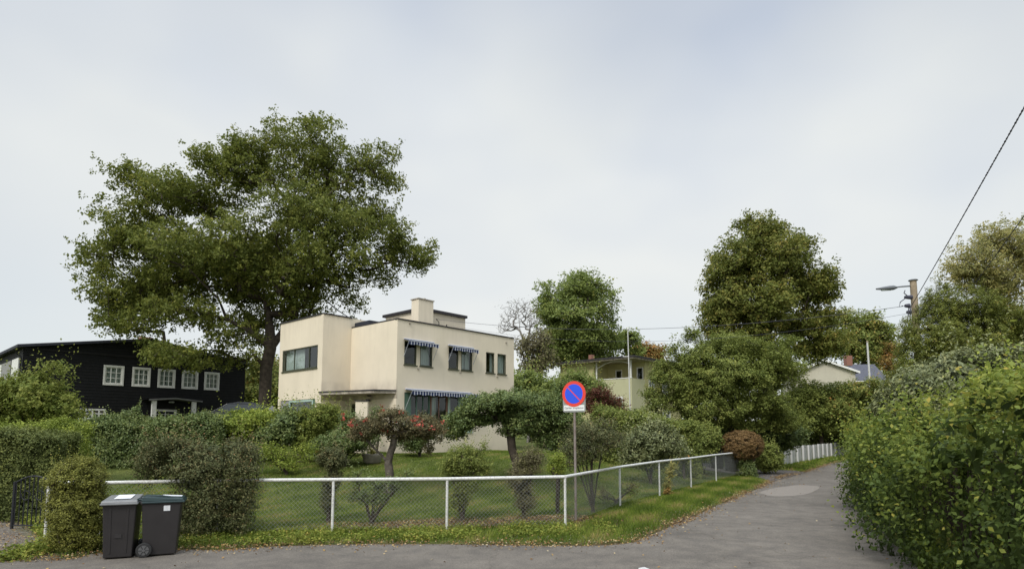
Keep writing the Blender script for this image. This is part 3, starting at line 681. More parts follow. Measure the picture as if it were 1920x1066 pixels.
def window(parent, o, a, nrm, s0, s1, z0, z1, fm, fw=.06, mull=(), trans=(), sill=None, back=.07, name='window', proud=0, curtains=(), mw=.04, gm_=None):
    """frame bars + pane; returns the frame object"""
    mb = MB(); dz = .05; p = lambda s, z, d: o + a * s + ZZ * z - nrm * d
    def bar(x0, x1, y0, y1, d=back, t_=dz): mb.obox(p(x0, y0, d), a * (x1 - x0), nrm * t_, ZZ * (y1 - y0))
    bar(s0, s1, z0, z0 + fw); bar(s0, s1, z1 - fw, z1); bar(s0, s0 + fw, z0 + fw, z1 - fw); bar(s1 - fw, s1, z0 + fw, z1 - fw)
    for m_ in mull:
        x = s0 + (s1 - s0) * m_; bar(x - mw / 2, x + mw / 2, z0 + fw, z1 - fw, back - .003, dz - .006)
    for m_ in trans:
        y = z0 + (z1 - z0) * m_; bar(s0 + fw, s1 - fw, y - mw / 2.4, y + mw / 2.4, back - .006, dz - .012)
    if sill: mb.obox(p(s0 - sill, z0 - .05, back), a * (s1 - s0 + 2 * sill), nrm * (back + .05), ZZ * .048)
    f = mb.build(name, fm, parent)
    g_ = MB(); g_.quad(p(s0 + fw * .5, z0 + fw * .5, back - .012), p(s1 - fw * .5, z0 + fw * .5, back - .012), p(s1 - fw * .5, z1 - fw * .5, back - .012), p(s0 + fw * .5, z1 - fw * .5, back - .012))
    g_.build('pane', gm_ or M['glass'], f)
    for (c0, c1) in curtains: curtain(f, o, a, nrm, s0 + (s1 - s0) * c0, s0 + (s1 - s0) * c1, z0 + .03, z1 - .03, back + .14, M['curtain'])
    return f
nF = (V_ * -1)      # outward normal of the right-hand (front) facade
nL = (U * -1)       # outward normal of left-facing walls
o1 = uv(0, 0)
sz_ = lambda px, py: fpt(px, py, o1, U, nF)
zwt = sz_(911, 659.4)[1]; zws = sz_(911, 698)[1]
pairs = []
for (xa, xb, xc, xd) in ((757.8, 781, 787.5, 810.5), (841, 859.8, 864.7, 885.5), (911.3, 927.2, 932.8, 949)):
    pairs.append([sz_(x, 680)[0] for x in (xa, xb, xc, xd)])
gw0 = sz_(758, 760)[0]; gw1 = sz_(886, 760)[0]; gz0 = sz_(885, 809)[1]; gz1_ = sz_(758, 734.5)[1]
WF = 8.07; VD = 3.745; WL = 4.25; SW = 1.59; zb = .4; zwing = ztop + .5
mb = MB()
holes = [(p[0], p[1], zws, zwt) for p in pairs] + [(p[2], p[3], zws, zwt) for p in pairs] + [(gw0, gw1, gz0, gz1_)]
facade(mb, o1, U, WF, zb, ztop, holes, nF)
# left wall of right block
zc = 3.9
do = (VD - .62, VD - .08, 1.2, 3.55)
facade(mb, o1, V_, VD, zb, ztop, [do], nL)
# wing: near corner N at u=-SW, v=VD ; inner face and left face
oN = uv(-SW, VD)
facade(mb, oN, U, SW, zb, zwing, [], nF)
sw = lambda px, py: fpt(px, py, oN, V_, nL)
a0, zt1 = sw(530, 658.5); a1_, zb1 = sw(595, 688.5); b0_, zt2 = sw(526, 751); b1_, _ = sw(591, 745)
wing_h = [(a1_, a0, zb1, sw(595, 646)[1]), (b1_, b0_, 1.9, zt2)]
facade(mb, oN, V_, WL, zb, zwing, wing_h, nL)
# back and far sides
mb.quad(uv(WF, 0, zb), uv(WF, 8, zb), uv(WF, 8, ztop), uv(WF, 0, ztop)); mb.quad(uv(WF, 8, zb), uv(-SW, 8, zb), uv(-SW, 8, zwing), uv(WF, 8, zwing))
mb.quad(uv(2.4, VD, ztop - .3), uv(-.0, VD, ztop - .3), uv(0, VD, zwing), uv(2.4, VD, zwing)); mb.quad(uv(2.4, VD, ztop - .3), uv(2.4, 8, ztop - .3), uv(2.4, 8, zwing), uv(2.4, VD, zwing))
mb.build('wall', M['cream'], house)
mb = MB(); mb.quad(uv(0, 0, ztop - .25), uv(WF, 0, ztop - .25), uv(WF, 8, ztop - .25), uv(0, 8, ztop - .25)); mb.quad(uv(-SW, VD, zwing - .15), uv(2.4, VD, zwing - .15), uv(2.4, 8, zwing - .15), uv(-SW, 8, zwing - .15))
mb.build('roof', M['roofdark'], house)
mb = MB()   # dark coping strips
def coping(p, q_, w_=.22, h_=.06):
    d = (q_ - p); n_ = Vector((-d.y, d.x, 0)).normalized() * w_; mb.obox(p - n_ * .18, d, n_, ZZ * h_)
coping(uv(-.03, 0, ztop), uv(WF, 0, ztop)); coping(uv(WF - .03, .25, ztop), uv(WF - .03, 8, ztop)); coping(uv(0.03, VD - .01, ztop), uv(0.03, .25, ztop), .22)
coping(uv(-SW, VD, zwing), uv(.0, VD, zwing)); coping(uv(-SW, 8, zwing), uv(-SW, VD + .2, zwing))
mb.build('coping', M['coping'], house)
# dark inner rooms so that windows look into a room
mb = MB(); mb.obox(uv(.6, 1.6, zb), U * (WF - 1.4), V_ * 5, ZZ * (ztop - 1 - zb)); mb.obox(uv(-SW + 1.3, VD + .6, zb), U * 1.2, V_ * 3, ZZ * (ztop - 1 - zb))
mb.build('partition', mat('room_partition', (.16, .14, .12), .9), house)
for i, p in enumerate(pairs):
    for j, (s0, s1) in enumerate(((p[0], p[1]), (p[2], p[3]))):
        cts = [((0, 1),), ((.05, .95),), ((0, .3),), ((.0, .5), (.55, 1)), ((0, .35), (.75, 1)), ((0, 1),)][i * 2 + j]
        window(house, o1, U, nF, s0, s1, zws, zwt, M['frame_olive'], .055, sill=.04, curtains=cts if (i, j) != (0, 0) else ())
gwf = window(house, o1, U, nF, gw0 + .35, gw0 + 1.55, gz0, gz1_ - .02, M['frame_green'], .06, mull=(.33, .66))
window(house, o1, U, nF, gw0 + 1.58, gw0 + 2.7, gz0, gz1_ - .02, M['brown_wood'], .09, mull=(.5,), curtains=((0, .45),))
window(house, o1, U, nF, gw0 + 2.73, gw1 - .9, gz0, gz1_ - .02, M['frame_mint'], .07, sill=.03, curtains=((0, .4),))
window(house, o1, U, nF, gw1 - .87, gw1 - .01, gz0, gz1_ - .02, M['frame_mint'], .07, sill=.03, curtains=((.1, .5),))
mb = MB(); mb.obox(uv(gw0 + .01, .02, gz0), U * .33, V_ * .05, ZZ * (gz1_ - gz0 - .02)); mb.build('shutter', M['frame_green'], house)
window(house, oN, V_, nL, a1_ + .01, a0 - .01, zb1, sw(595, 646)[1], M['frame_olive'], .06, mull=(.24, .66), sill=.03, curtains=((.45, .98),))
window(house, oN, V_, nL, b1_ + .25, b0_ - .85, 1.9, zt2 - .02, M['frame_mint'], .1, curtains=())
mb = MB(); mb.obox(oN + V_ * (b0_ - .83) + ZZ * 1.9 - nL * .08, V_ * .8, nL * .05, ZZ * (zt2 - 1.92)); mb.build('panel', M['greypanel'], house)
mb = MB(); mb.obox(oN + V_ * (b1_ + .02) + ZZ * 1.9 - nL * .09, V_ * .2, nL * .05, ZZ * (zt2 - 1.92)); mb.build('panel', M['frame_green'], house)
# awnings
def awning(s0, s1, z, drop=.28, out_=.42, n=22, arms=True, arm_z=None, val=.14):
    mb = MB()
    for i in range(n):
        w2_ = (s1 - s0) / n; x0 = s0 + w2_ * i + (w2_ * .3 if i % 2 else 0); x1 = s0 + w2_ * (i + 1) + (0 if i % 2 else w2_ * .3); mi = i % 2
        A = o1 + U * x0 + nF * .02 + ZZ * z; B = o1 + U * x1 + nF * .02 + ZZ * z; d = nF * (out_ - .02) - ZZ * drop * .35
        mb.quad(A, A + d, B + d, B, mi); lowz = -ZZ * (val + .02 * (1 + math.sin(i * 1.0)))
        mb.quad(A + d, A + d + lowz, B + d + lowz, B + d, mi)
    a_ = mb.build('awning', [M['navy'], M['cloth']], house)
    b2 = MB(); tipz = z - drop * .35
    b2.tube([o1 + U * s0 + nF * out_ + ZZ * tipz, o1 + U * s1 + nF * out_ + ZZ * tipz], .016, 6); b2.tube([o1 + U * s0 + nF * .05 + ZZ * (z + .03), o1 + U * s1 + nF * .05 + ZZ * (z + .03)], .035, 8); b2.build('rail', M['cloth'], a_)
    if arms:
        for s_ in (s0 + .01, s1 - .01):
            b3 = MB(); b3.tube([o1 + U * s_ + nF * out_ + ZZ * tipz, o1 + U * s_ + nF * .02 + ZZ * arm_z], .012, 6); b3.build('arm', M['cloth'], a_)
awning(pairs[0][0] - .06, pairs[0][3] + .06, zwt + .06, n=22, arm_z=zws + .35); awning(pairs[1][0] - .06, pairs[1][3] + .06, zwt + .06, n=22, arm_z=zws + .35)
awning(gw0 + .02, gw1 - .1, gz1_ + .12, n=52, out_=.55, drop=.2, arms=True, arm_z=gz1_ - .8, val=.16)
# canopy over the entrance
mb = MB(); zk = fpt(660, 735, uv(0, 0), V_, nL)[1]
p_ = [uv(-SW - .05, VD - .02), uv(-.03, -.05), uv(-.04, VD - .02)]
mb.prism([(q_.x, q_.y) for q_ in [uv(-SW - .15, VD - .03), uv(-.9, .5), uv(-.02, .02), uv(-.02, VD - .03)]], zk - .20, zk - .08)
mb.build('canopy', M['canopy'], house)
mb = MB(); mb.prism([(q_.x, q_.y) for q_ in [uv(-SW - .19, VD - .03), uv(-.92, .42), uv(-.02, -.02), uv(-.02, VD - .03)]], zk - .077, zk - .04)
mb.build('canopy_felt', M['roofdark'], house)
window(house, o1, V_, nL, do[0], do[1], do[2], do[3], M['door'], .1, name='door', back=.1)
P_ = at(679, 752, 26.9); mb = MB(); mb.box((P_.x, P_.y, (P_.z + .5) / 2), (.52, .3, P_.z - .5), R_(4)); mb.build('pillar', M['cream'], house)
mb = MB(); mb.box((P_.x, P_.y, P_.z + .02), (.58, .36, .04), R_(4)); mb.build('pillar_cap', M['coping'], house)
lp = plane_hit(694, 750, o1, nL)
for of_ in (nL * .12, nL * .06 + ZZ * .24): mb = MB(); mb.box(lp + of_, (.17, .18, .11), 0); mb.build('wall_lamp', M['black'], house, bevel=.02)
for (px, py) in ((768, 606), (949, 642), (784, 691), (863, 698), (932, 706)):
    q_ = plane_hit(px, py, o1, nF); mb = MB(); mb.box(q_ + nF * .03, (.09, .06, .05), math.atan2(U.y, U.x)); mb.build('vent', M['canopy'], house)
# roof structures
ph0 = MB(); ph0.obox(uv(3.2, 2.2, ztop - .3), U * 3.2, V_ * 3.1, ZZ * (8.55 - ztop + .3)); ph = ph0.build('penthouse', M['cream'], house)
b2 = MB(); b2.obox(uv(3.08, 2.06, 8.553), U * 3.36, V_ * 3.4, ZZ * .14); b2.build('roof_edge', M['coping'], ph)
b2 = MB(); b2.obox(uv(3.14, 2.9, ztop - .1), U * .055, V_ * 1.5, ZZ * .85); b2.build('window', M['roofdark'], ph)
c0 = MB(); c0.obox(uv(2.6, 1.7, ztop - .3), U * 1.01, V_ * .58, ZZ * (9.0 - ztop + .3)); ch = c0.build('chimney', M['cream'], house, bevel=.015)
b2 = MB(); b2.obox(uv(2.56, 1.66, 9.003), U * 1.09, V_ * .66, ZZ * .05); b2.tube([uv(3.2, 1.95, 9.05), uv(3.2, 1.95, 9.15)], .07, 8); b2.build('chimney_cap', M['canopy'], ch)
mb = MB(); mb.obox(uv(.15, VD - 1.3, ztop - .24), U * 2.2, V_ * 1.25, ZZ * .52); mb.build('roof_hatch', M['roofdark'], house)
br = plane_hit(823, 604, uv(0, 2.0), nF)
mb = MB(); mb.tube([br + ZZ * -.5, br + ZZ * .02, br + nF * .0 + U * -.2 + ZZ * .15], .022, 6); mb.build('bracket', M['black'], house); mb = MB(); mb.tube([br + U * .55 + ZZ * -.5, br + U * .55 + ZZ * -.05], .03, 6); mb.build('bracket', M['black'], house)

# ------------------------------------------------------------------ black timber house
Wb = at(213, 703, 39); Wb.z = 0
nB = V_ * -1
oB = Wb - U * 4.68
bh = thing('timber_house', (oB.x, oB.y, 1.9), 'long black weatherboarded house with white windows behind the hedges', 'house')
bp_ = lambda px, py: fpt(px, py, oB, U, nB)
LB = 13.2; ez = bp_(41, 650)[1]; az = bp_(250, 638)[1] + .05
wins = []
zt_, zs_ = bp_(213, 687)[1], bp_(213, 720)[1]
for (xa, xb) in ((195, 231), (249, 281), (297, 328), (342, 371), (384, 411)):
    wins.append((bp_(xa + 2, 700)[0], bp_(xb - 2, 700)[0], zs_ + .03, zt_ - .02))
lw = (bp_(147, 775)[0], bp_(198, 775)[0], 2.6, bp_(147, 765)[1])
pd = (bp_(289, 770)[0], bp_(331, 770)[0], 1.9, bp_(310, 767)[1])
mb = MB(); facade(mb, oB, U, LB, 1.0, ez, wins + [lw, pd], nB, .1)
DB = 9.0
ctr_ = oB + U * (LB / 2)
mb.add([oB + ZZ * ez, oB + U * LB + ZZ * ez, ctr_ + ZZ * az], [(0, 1, 2)])
bo = oB + V_ * DB
mb.quad(oB + ZZ * 1, oB + ZZ * ez, bo + ZZ * ez, bo + ZZ * 1); mb.quad(oB + U * LB + ZZ * 1, oB + U * LB + ZZ * ez, bo + U * LB + ZZ * ez, bo + U * LB + ZZ * 1)
mb.add([bo + ZZ * 1, bo + U * LB + ZZ * 1, bo + U * LB + ZZ * ez, bo + U * (LB / 2) + ZZ * az, bo + ZZ * ez], [(0, 1, 2, 3, 4)])
mb.build('wall', M['blackwood'], bh)
mb = MB()      # weatherboards: thin lapped strips between the openings
zz_ = 1.2; occ = [lw, pd] + wins
while zz_ < az - .1:
    half = LB / 2 if zz_ < ez else LB / 2 * (az - zz_) / (az - ez)
    xs0, xs1 = LB / 2 - half, LB / 2 + half
    cuts = [(h_[0] - .09, h_[1] + .09) for h_ in occ if h_[2] - .12 < zz_ + .17 and h_[3] + .12 > zz_]
    cuts.sort(); cur = xs0
    for c_ in cuts + [(xs1, xs1)]:
        if c_[0] > cur + .02: mb.obox(oB + U * cur + ZZ * zz_ + nB * .002, U * (c_[0] - cur), nB * .028, ZZ * .03)
        cur = max(cur, c_[1])
    zz_ += .19
mb.build('weatherboard', M['tar'], bh)
mb = MB(); mb.obox(oB + ZZ * (ez - .12) + nB * .003, U * LB, nB * .07, ZZ * .12); mb.build('band_board', M['tar'], bh)
mb = MB()
for sg in (0, 1):
    A = oB + U * (LB * sg + (.35 if sg else -.35)) + nB * .45 + ZZ * (ez - .06); Bp = ctr_ + nB * .45 + ZZ * az; dv = V_ * (DB + .9)
    mb.quad(A, Bp, Bp + dv, A + dv); mb.quad(A + ZZ * .16, Bp + ZZ * .16, Bp + dv + ZZ * .16, A + dv + ZZ * .16); mb.quad(A, A + ZZ * .16, Bp + ZZ * .16, Bp); mb.quad(A, A + dv, A + dv + ZZ * .16, A + ZZ * .16)
rf = mb.build('roof', M['roofdark'], bh)
cp_ = at(272, 640, 44.5); mb = MB(); mb.box((cp_.x, cp_.y, cp_.z - .25), (.75, .75, 1.1), math.atan2(U.y, U.x)); mb.build('chimney', M['brick'], rf)
for i, h_ in enumerate(wins):
    window(bh, oB, U, nB, *h_, M['white'], .07, mull=(.34, .66), trans=(.34, .67), back=.04, curtains=((0, 1),) if i == 0 else ((.0, .48), (.52, 1.)), mw=.05)
    mb = MB(); e = .1; s0, s1, z0, z1 = h_; P3 = lambda s, z: oB + U * s + ZZ * z + nB * .004
    mb.obox(P3(s0 - e, z1), U * (s1 - s0 + 2 * e), nB * .045, ZZ * e); mb.obox(P3(s0 - e, z0 - e), U * (s1 - s0 + 2 * e), nB * .06, ZZ * e)
    mb.obox(P3(s0 - e, z0), U * e, nB * .045, ZZ * (z1 - z0)); mb.obox(P3(s1, z0), U * e, nB * .045, ZZ * (z1 - z0)); mb.build('window_trim', M['white'], bh)
window(bh, oB, U, nB, *lw, M['white'], .1, mull=(.25, .5, .75), trans=(.7, .4), back=.03, mw=.08); window(bh, oB, U, nB, *pd, M['white'], .14, mull=(.5,), trans=(.82,), back=.03, name='door')
mb = MB(); z0 = bp_(310, 752)[1]
s0, s1 = bp_(278, 752)[0], bp_(352, 752)[0]; mid = (s0 + s1) / 2
for (a_, b_, za, zb_) in ((s0 - .35, mid, z0 - .03, z0 + .12), (mid, s1 + .5, z0 + .12, z0 - .03)):
    P4 = lambda s, z, d: oB + U * s + ZZ * z + nB * d
    mb.quad(P4(a_, za, 0), P4(b_, zb_, 0), P4(b_, zb_, 1.3), P4(a_, za, 1.3)); mb.quad(P4(a_, za + .1, 0), P4(b_, zb_ + .1, 0), P4(b_, zb_ + .1, 1.3), P4(a_, za + .1, 1.3)); mb.quad(P4(a_, za, 1.3), P4(b_, zb_, 1.3), P4(b_, zb_ + .1, 1.3), P4(a_, za + .1, 1.3))
pr = mb.build('porch_roof', M['greyroof'], bh)
for s_ in (s0, s1):
    mb = MB(); mb.obox(oB + U * (s_ - .12) + nB * 1.0 + ZZ * 1.6, U * .26, nB * .2, ZZ * (z0 - 1.62)); mb.build('porch_post', M['white'], bh)
mb = MB(); mb.box(oB + U * mid + nB * .6 + ZZ * (z0 - .06), (.28, .28, .1)); mb.build('porch_lamp', M['cloth'], bh, bevel=.04)
oS = oB; spt = lambda px, py: fpt(px, py, oS, V_, U * -1)     # left end wall
for (xa, xb, mm_) in ((24, 36, 'white'), (6, 22, 'greypanel'), (-8, 5, 'white')):
    s0 = spt(xb, 680)[0]; s1 = spt(xa, 680)[0]; mb = MB(); mb.obox(oS + V_ * s0 + ZZ * 4.4 - U * .002, V_ * (s1 - s0), U * -.05, ZZ * 2.2); mb.build('shutter', M[mm_], bh)
mb = MB(); e0 = oS - U * .1 + nB * .05; mb.tube([e0 + ZZ * (ez - .3) - U * .25, e0 + ZZ * (ez - .6), e0 + ZZ * 1.9], .045, 8); mb.build('downpipe', M['black'], bh)

# ------------------------------------------------------------------ yellow-green house
K = at(1184, 700, 50); K.z = 0
yh = thing('balcony_house', (K.x, K.y, 1.1), 'yellow-green house with roofed balcony behind the red creeper', 'house')
kp = lambda px, py: fpt(px, py, K, V_, nL); kr = lambda px, py: fpt(px, py, K, U, nF)
zr = 8.15; zp = kp(1184, 708)[1]; vb = 3.75; vl = 7.4
P5 = lambda u, v, z: K + U * u + V_ * v + ZZ * z
mb = MB()
hw = kp(1168, 752)[0], kp(1155, 752)[0]; hl = (hw[0], hw[1], kp(1160, 765)[1], kp(1160, 743)[1])
facade(mb, K, V_, vb, 0, zp, [hl], nL)
hr = (kr(1194, 750)[0], kr(1222, 750)[0], kr(1194, 767)[1], kr(1194, 742)[1])
facade(mb, K, U, 2.2, 0, zp, [hr] if hr[1] < 2.1 else [], nF)
mb.build('wall', M['pole_green'], yh)
mb = MB()
hs = kp(1090, 700)[0], kp(1081, 700)[0]
oL = K + V_ * vb
facade(mb, oL, V_, vl - vb, 0, zr, [(hs[0] - vb, hs[1] - vb, kp(1085, 706)[1], kp(1085, 697)[1])], nL)
facade(mb, K + U * 2.2, V_, vb, zp - .9, zr, [(vb - 1.5, vb - .8, zp + .15, zp + 1.0), (.15, .8, zp - .6, zp + 1.1)], nL)
facade(mb, K + U * 2.2, U, 6.5, 0, zr, [(.6, 1.6, 5.4, 6.6), (3, 4, 5.4, 6.6), (.6, 1.9, 2.7, 4.1), (3, 4.4, 2.7, 4.1)], nF)
mb.quad(P5(2.2, vb, zp - .9), P5(0, vb, zp - .9), P5(0, vb, zr), P5(2.2, vb, zr))
mb.quad(P5(0, vl, 0), P5(8.7, vl, 0), P5(8.7, vl, zr), P5(0, vl, zr)); mb.quad(P5(8.7, 0, 0), P5(8.7, vl, 0), P5(8.7, vl, zr), P5(8.7, 0, zr)); mb.quad(P5(.01, 0.01, zp - .9), P5(2.2, .01, zp - .9), P5(2.2, vb, zp - .9), P5(.01, vb, zp - .9))
mb.build('upper_wall', M['ochre'], yh)
mb = MB(); mb.obox(P5(-.6, -.6, zr + .003), U * 9.8, V_ * (vl + 1.1), ZZ * .1); mb.build('eaves', M['canopy'], yh)
mb = MB(); mb.obox(P5(-.68, -.68, zr + .106), U * 9.96, V_ * (vl + 1.26), ZZ * .14); rf = mb.build('roof', M['coping'], yh)
for (px, Yc, w_) in ((1109, 56, .38),):
    c_ = at(px, 678, Yc); mb = MB(); mb.box((c_.x, c_.y, c_.z - .05), (w_, w_, 1.4), .7); mb.build('chimney', M['brick'], rf)
for v_ in (.05, vb - .3):
    mb = MB(); mb.obox(P5(.03, v_, zp), U * .1, V_ * .1, ZZ * (zr - zp)); mb.build('post', M['white'], yh)
mb = MB(); mb.tube([P5(.08, .1, zr - .35), P5(.08, 1.0, zr - .1), P5(.08, vb * .5, zr - .04), P5(.08, vb - 1.1, zr - .2), P5(.08, vb - .3, zr - .55)], .035, 6); mb.build('arch_brace', M['white'], yh)
mb = MB(); mb.obox(P5(-.03, -.03, zp), U * .12, V_ * (vb), ZZ * .06); mb.build('balcony_rail', M['white'], yh)
window(yh, K, V_, nL, *hl, M['white'], .12, curtains=((0, 1),), back=.04)
window(yh, oL, V_, nL, hs[0] - vb, hs[1] - vb, kp(1085, 706)[1], kp(1085, 697)[1], M['white'], .08, curtains=((0, 1),), back=.04)
window(yh, K + U * 2.2, V_, nL, vb - 1.5, vb - .8, zp + .15, zp + 1.0, M['white'], .1, back=.04); window(yh, K + U * 2.2, V_, nL, .15, .8, zp - .6, zp + 1.1, M['white'], .1, back=.04, name='door')
for h_ in ((.6, 1.6, 5.4, 6.6), (3, 4, 5.4, 6.6), (.6, 1.9, 2.7, 4.1), (3, 4.4, 2.7, 4.1)): window(yh, K + U * 2.2, U, nF, *h_, M['white'], .12, mull=(.5,), back=.03)
if hr[1] < 2.1: window(yh, K, U, nF, *hr, M['white'], .12, mull=(.5,), back=.03)

# ------------------------------------------------------------------ far houses
def gable_house(name, label, px, py_apex, Y, width, depth, rise, wallh, rz, wm, rm, trim, ridge_along=False):
    a_ = at(px, py_apex, Y); zt = a_.z; X_ = Vector((math.cos(rz), math.sin(rz), 0)); Yx = Vector((-math.sin(rz), math.cos(rz), 0))
    o = Vector((a_.x, a_.y, 0)); h = thing(name, (o.x, o.y, 0), label, 'house'); ze = zt - rise
    w2 = width / 2; P = lambda x, y, z: o + X_ * x + Yx * y + ZZ * z
    mb = MB()
    if not ridge_along:      # gable towards the viewer
        mb.add([P(-w2, 0, 0), P(w2, 0, 0), P(w2, 0, ze), P(0, 0, zt - .15), P(-w2, 0, ze)], [(0, 1, 2, 3, 4)]); mb.add([P(-w2, depth, 0), P(w2, depth, 0), P(w2, depth, ze), P(0, depth, zt - .15), P(-w2, depth, ze)], [(4, 3, 2, 1, 0)])
        mb.quad(P(-w2, 0, 0), P(-w2, 0, ze), P(-w2, depth, ze), P(-w2, depth, 0)); mb.quad(P(w2, 0, 0), P(w2, depth, 0), P(w2, depth, ze), P(w2, 0, ze)); mb.build('wall', wm, h)
        mb = MB()
        for s_ in (-1, 1):
            e = (w2 + .5) * s_; k = rise / w2; A = P(e, -.4, zt - k * (w2 + .5)); B = P(0, -.4, zt); dv = Yx * (depth + .8)
            mb.quad(A, B, B + dv, A + dv); mb.quad(A + ZZ * .15, B + ZZ * .15, B + dv + ZZ * .15, A + dv + ZZ * .15); mb.quad(A, A + dv, A + dv + ZZ * .15, A + ZZ * .15)
        rf = mb.build('roof', rm, h)
        mb = MB()
        for s_ in (-1, 1):
            e = (w2 + .5) * s_; k = rise / w2; A = P(e, -.46, zt - k * (w2 + .5) - .1); B = P(0, -.46, zt - .1); mb.quad(A, B, B + ZZ * .3, A + ZZ * .3); mb.quad(A + Yx * .05, B + Yx * .05, B + ZZ * .3 + Yx * .05, A + ZZ * .3 + Yx * .05); mb.quad(A + ZZ * .3, B + ZZ * .3, B + ZZ * .3 + Yx * .05, A + ZZ * .3 + Yx * .05)
        mb.build('bargeboard', trim, h)
    else:
        d2 = depth / 2
        mb.quad(P(-w2, 0, 0), P(w2, 0, 0), P(w2, 0, ze), P(-w2, 0, ze)); mb.quad(P(-w2, depth, 0), P(-w2, depth, ze), P(w2, depth, ze), P(w2, depth, 0))
        for s_ in (-1, 1): mb.add([P(w2 * s_, 0, 0), P(w2 * s_, depth, 0), P(w2 * s_, depth, ze), P(w2 * s_, d2, zt - .1), P(w2 * s_, 0, ze)], [(0, 1, 2, 3, 4)])
        mb.build('wall', wm, h); mb = MB(); k = rise / d2
        for s_ in (-1, 1):
            y0 = d2 + (d2 + .4) * s_; A = P(-w2 - .3, y0, zt - k * (d2 + .4)); B = P(-w2 - .3, d2, zt); dv = X_ * (width + .6)
            mb.quad(A, A + dv, B + dv, B); mb.quad(A + ZZ * .12, B + ZZ * .12, B + dv + ZZ * .12, A + dv + ZZ * .12); mb.quad(A, A + dv, A + dv + ZZ * .12, A + ZZ * .12)
        rf = mb.build('roof', rm, h)
        mb = MB(); y0 = -.42; mb.obox(P(-w2 - .3, y0 - .08, zt - k * (d2 + .4) - .1), X_ * (width + .6), Yx * .08, ZZ * .12); mb.build('gutter', trim, h)
    return h, rf, P
h5, rf5, P = gable_house('gabled_house', 'pale grey house with white bargeboards and shallow gable above the hedge', 1545, 676, 85, 7.8, 9, 1.6, 5, R_(-14), M['lightwall'], M['slate'], M['white'])
c_ = at(1590, 676, 90); mb = MB(); mb.box((c_.x, c_.y, c_.z + .0), (.85, .85, 1.5), 0); mb.build('chimney', M['brick'], rf5)
h6, rf6, P = gable_house('slate_roofed_house', 'house with dark slate roof right of the pale gable', 1627, 679, 96, 5.0, 8, 2.7, 4, R_(-6), M['lightwall'], M['slate'], M['white'], True)

# ------------------------------------------------------------------ fences
def wire_fence(name, label, path_posts, h=1.12, d=.088, skip_first=False, bot=.08, corner=True, rad=.0022):
    root = thing(name, (*path_posts[0], gz1(*path_posts[0])), label, 'fence')
    zt = [gz1(*p) for p in path_posts]
    for i, p in enumerate(path_posts):
        if skip_first and i == 0: continue
        mb = MB(); mb.tube([(p[0], p[1], zt[i] - .05), (p[0], p[1], zt[i] + h - .03)], .029, 10); mb.build('post', M['fencewhite'], root)
    mb = MB(); pts = [Vector((p[0], p[1], z + h)) for p, z in zip(path_posts, zt)]; mb.tube(pts, .037, 10); mb.build('top_rail', M['fencewhite'], root)
    Vv = []; Fv = []; base = 0; vert = []
    for i in range(len(pts) - 1):
        a = pts[i] - ZZ * .02; b_ = pts[i + 1] - ZZ * .02; L_ = (b_ - a).length; H = h - bot - .02
        dirv = (b_ - a) / L_; nn = Vector((-dirv.y, dirv.x, 0)).normalized()
        k = -H
        while k < L_:
            for sgn in (1, -1):
                # diagonal wire clipped to the panel
                if sgn > 0: s0, z0_, s1, z1_ = k, 0, k + H, H
                else: s0, z0_, s1, z1_ = k, H, k + H, 0
                t0 = max(0, -s0 / H); t1 = min(1, (L_ - s0) / H)
                if t1 <= t0: continue
                q0 = Vector((0, 0, 0)); 
                def pt(t_):
                    s = s0 + (s1 - s0) * t_; z = z0_ + (z1_ - z0_) * t_
                    p = a + dirv * s; return Vector((p.x, p.y, p.z - H + z)) + nn * (.0015 * sgn)
                A = pt(t0); B = pt(t1); dd_ = (B - A).normalized(); e1 = nn * rad; e2 = dd_.cross(nn).normalized() * rad
                vs = [A + e1, A - e1 * .5 + e2, A - e1 * .5 - e2, B + e1, B - e1 * .5 + e2, B - e1 * .5 - e2]
                vert += vs; Fv += [(base, base + 1, base + 4, base + 3), (base + 1, base + 2, base + 5, base + 4), (base + 2, base, base + 3, base + 5)]; base += 6
            k += d
    raw_mesh('wire_mesh', np.array([list(v) for v in vert]), np.array(Fv), M['wire'], root)
    return root
fa = Vector((*FENCE_A, 0)); fb = Vector((*FENCE_B, 0))
def on_front(px):       # point of the front fence line seen at this pixel column
    r = ray(px, 950); t_ = None; dv = fb - fa; # solve a + dv*s = r*Y
    s = (r.x * fa.y - fa.x) / (dv.x - r.x * dv.y); p = fa + dv * s; return (p.x, p.y)
front = [FENCE_A] + [on_front(x) for x in (190, 408, 624, 838)] + [FENCE_B]
wire_fence('wire_fence', 'white-railed chain-link fence along the front road edge, running left from the sign', front)
side = [FENCE_B, flat(1163, 951), flat(1237, 933), flat(1296, 915), flat(1343, 904), FENCE_C]
wire_fence('wire_fence', 'white-railed chain-link fence running back along the side lane right of the sign', side, skip_first=True)
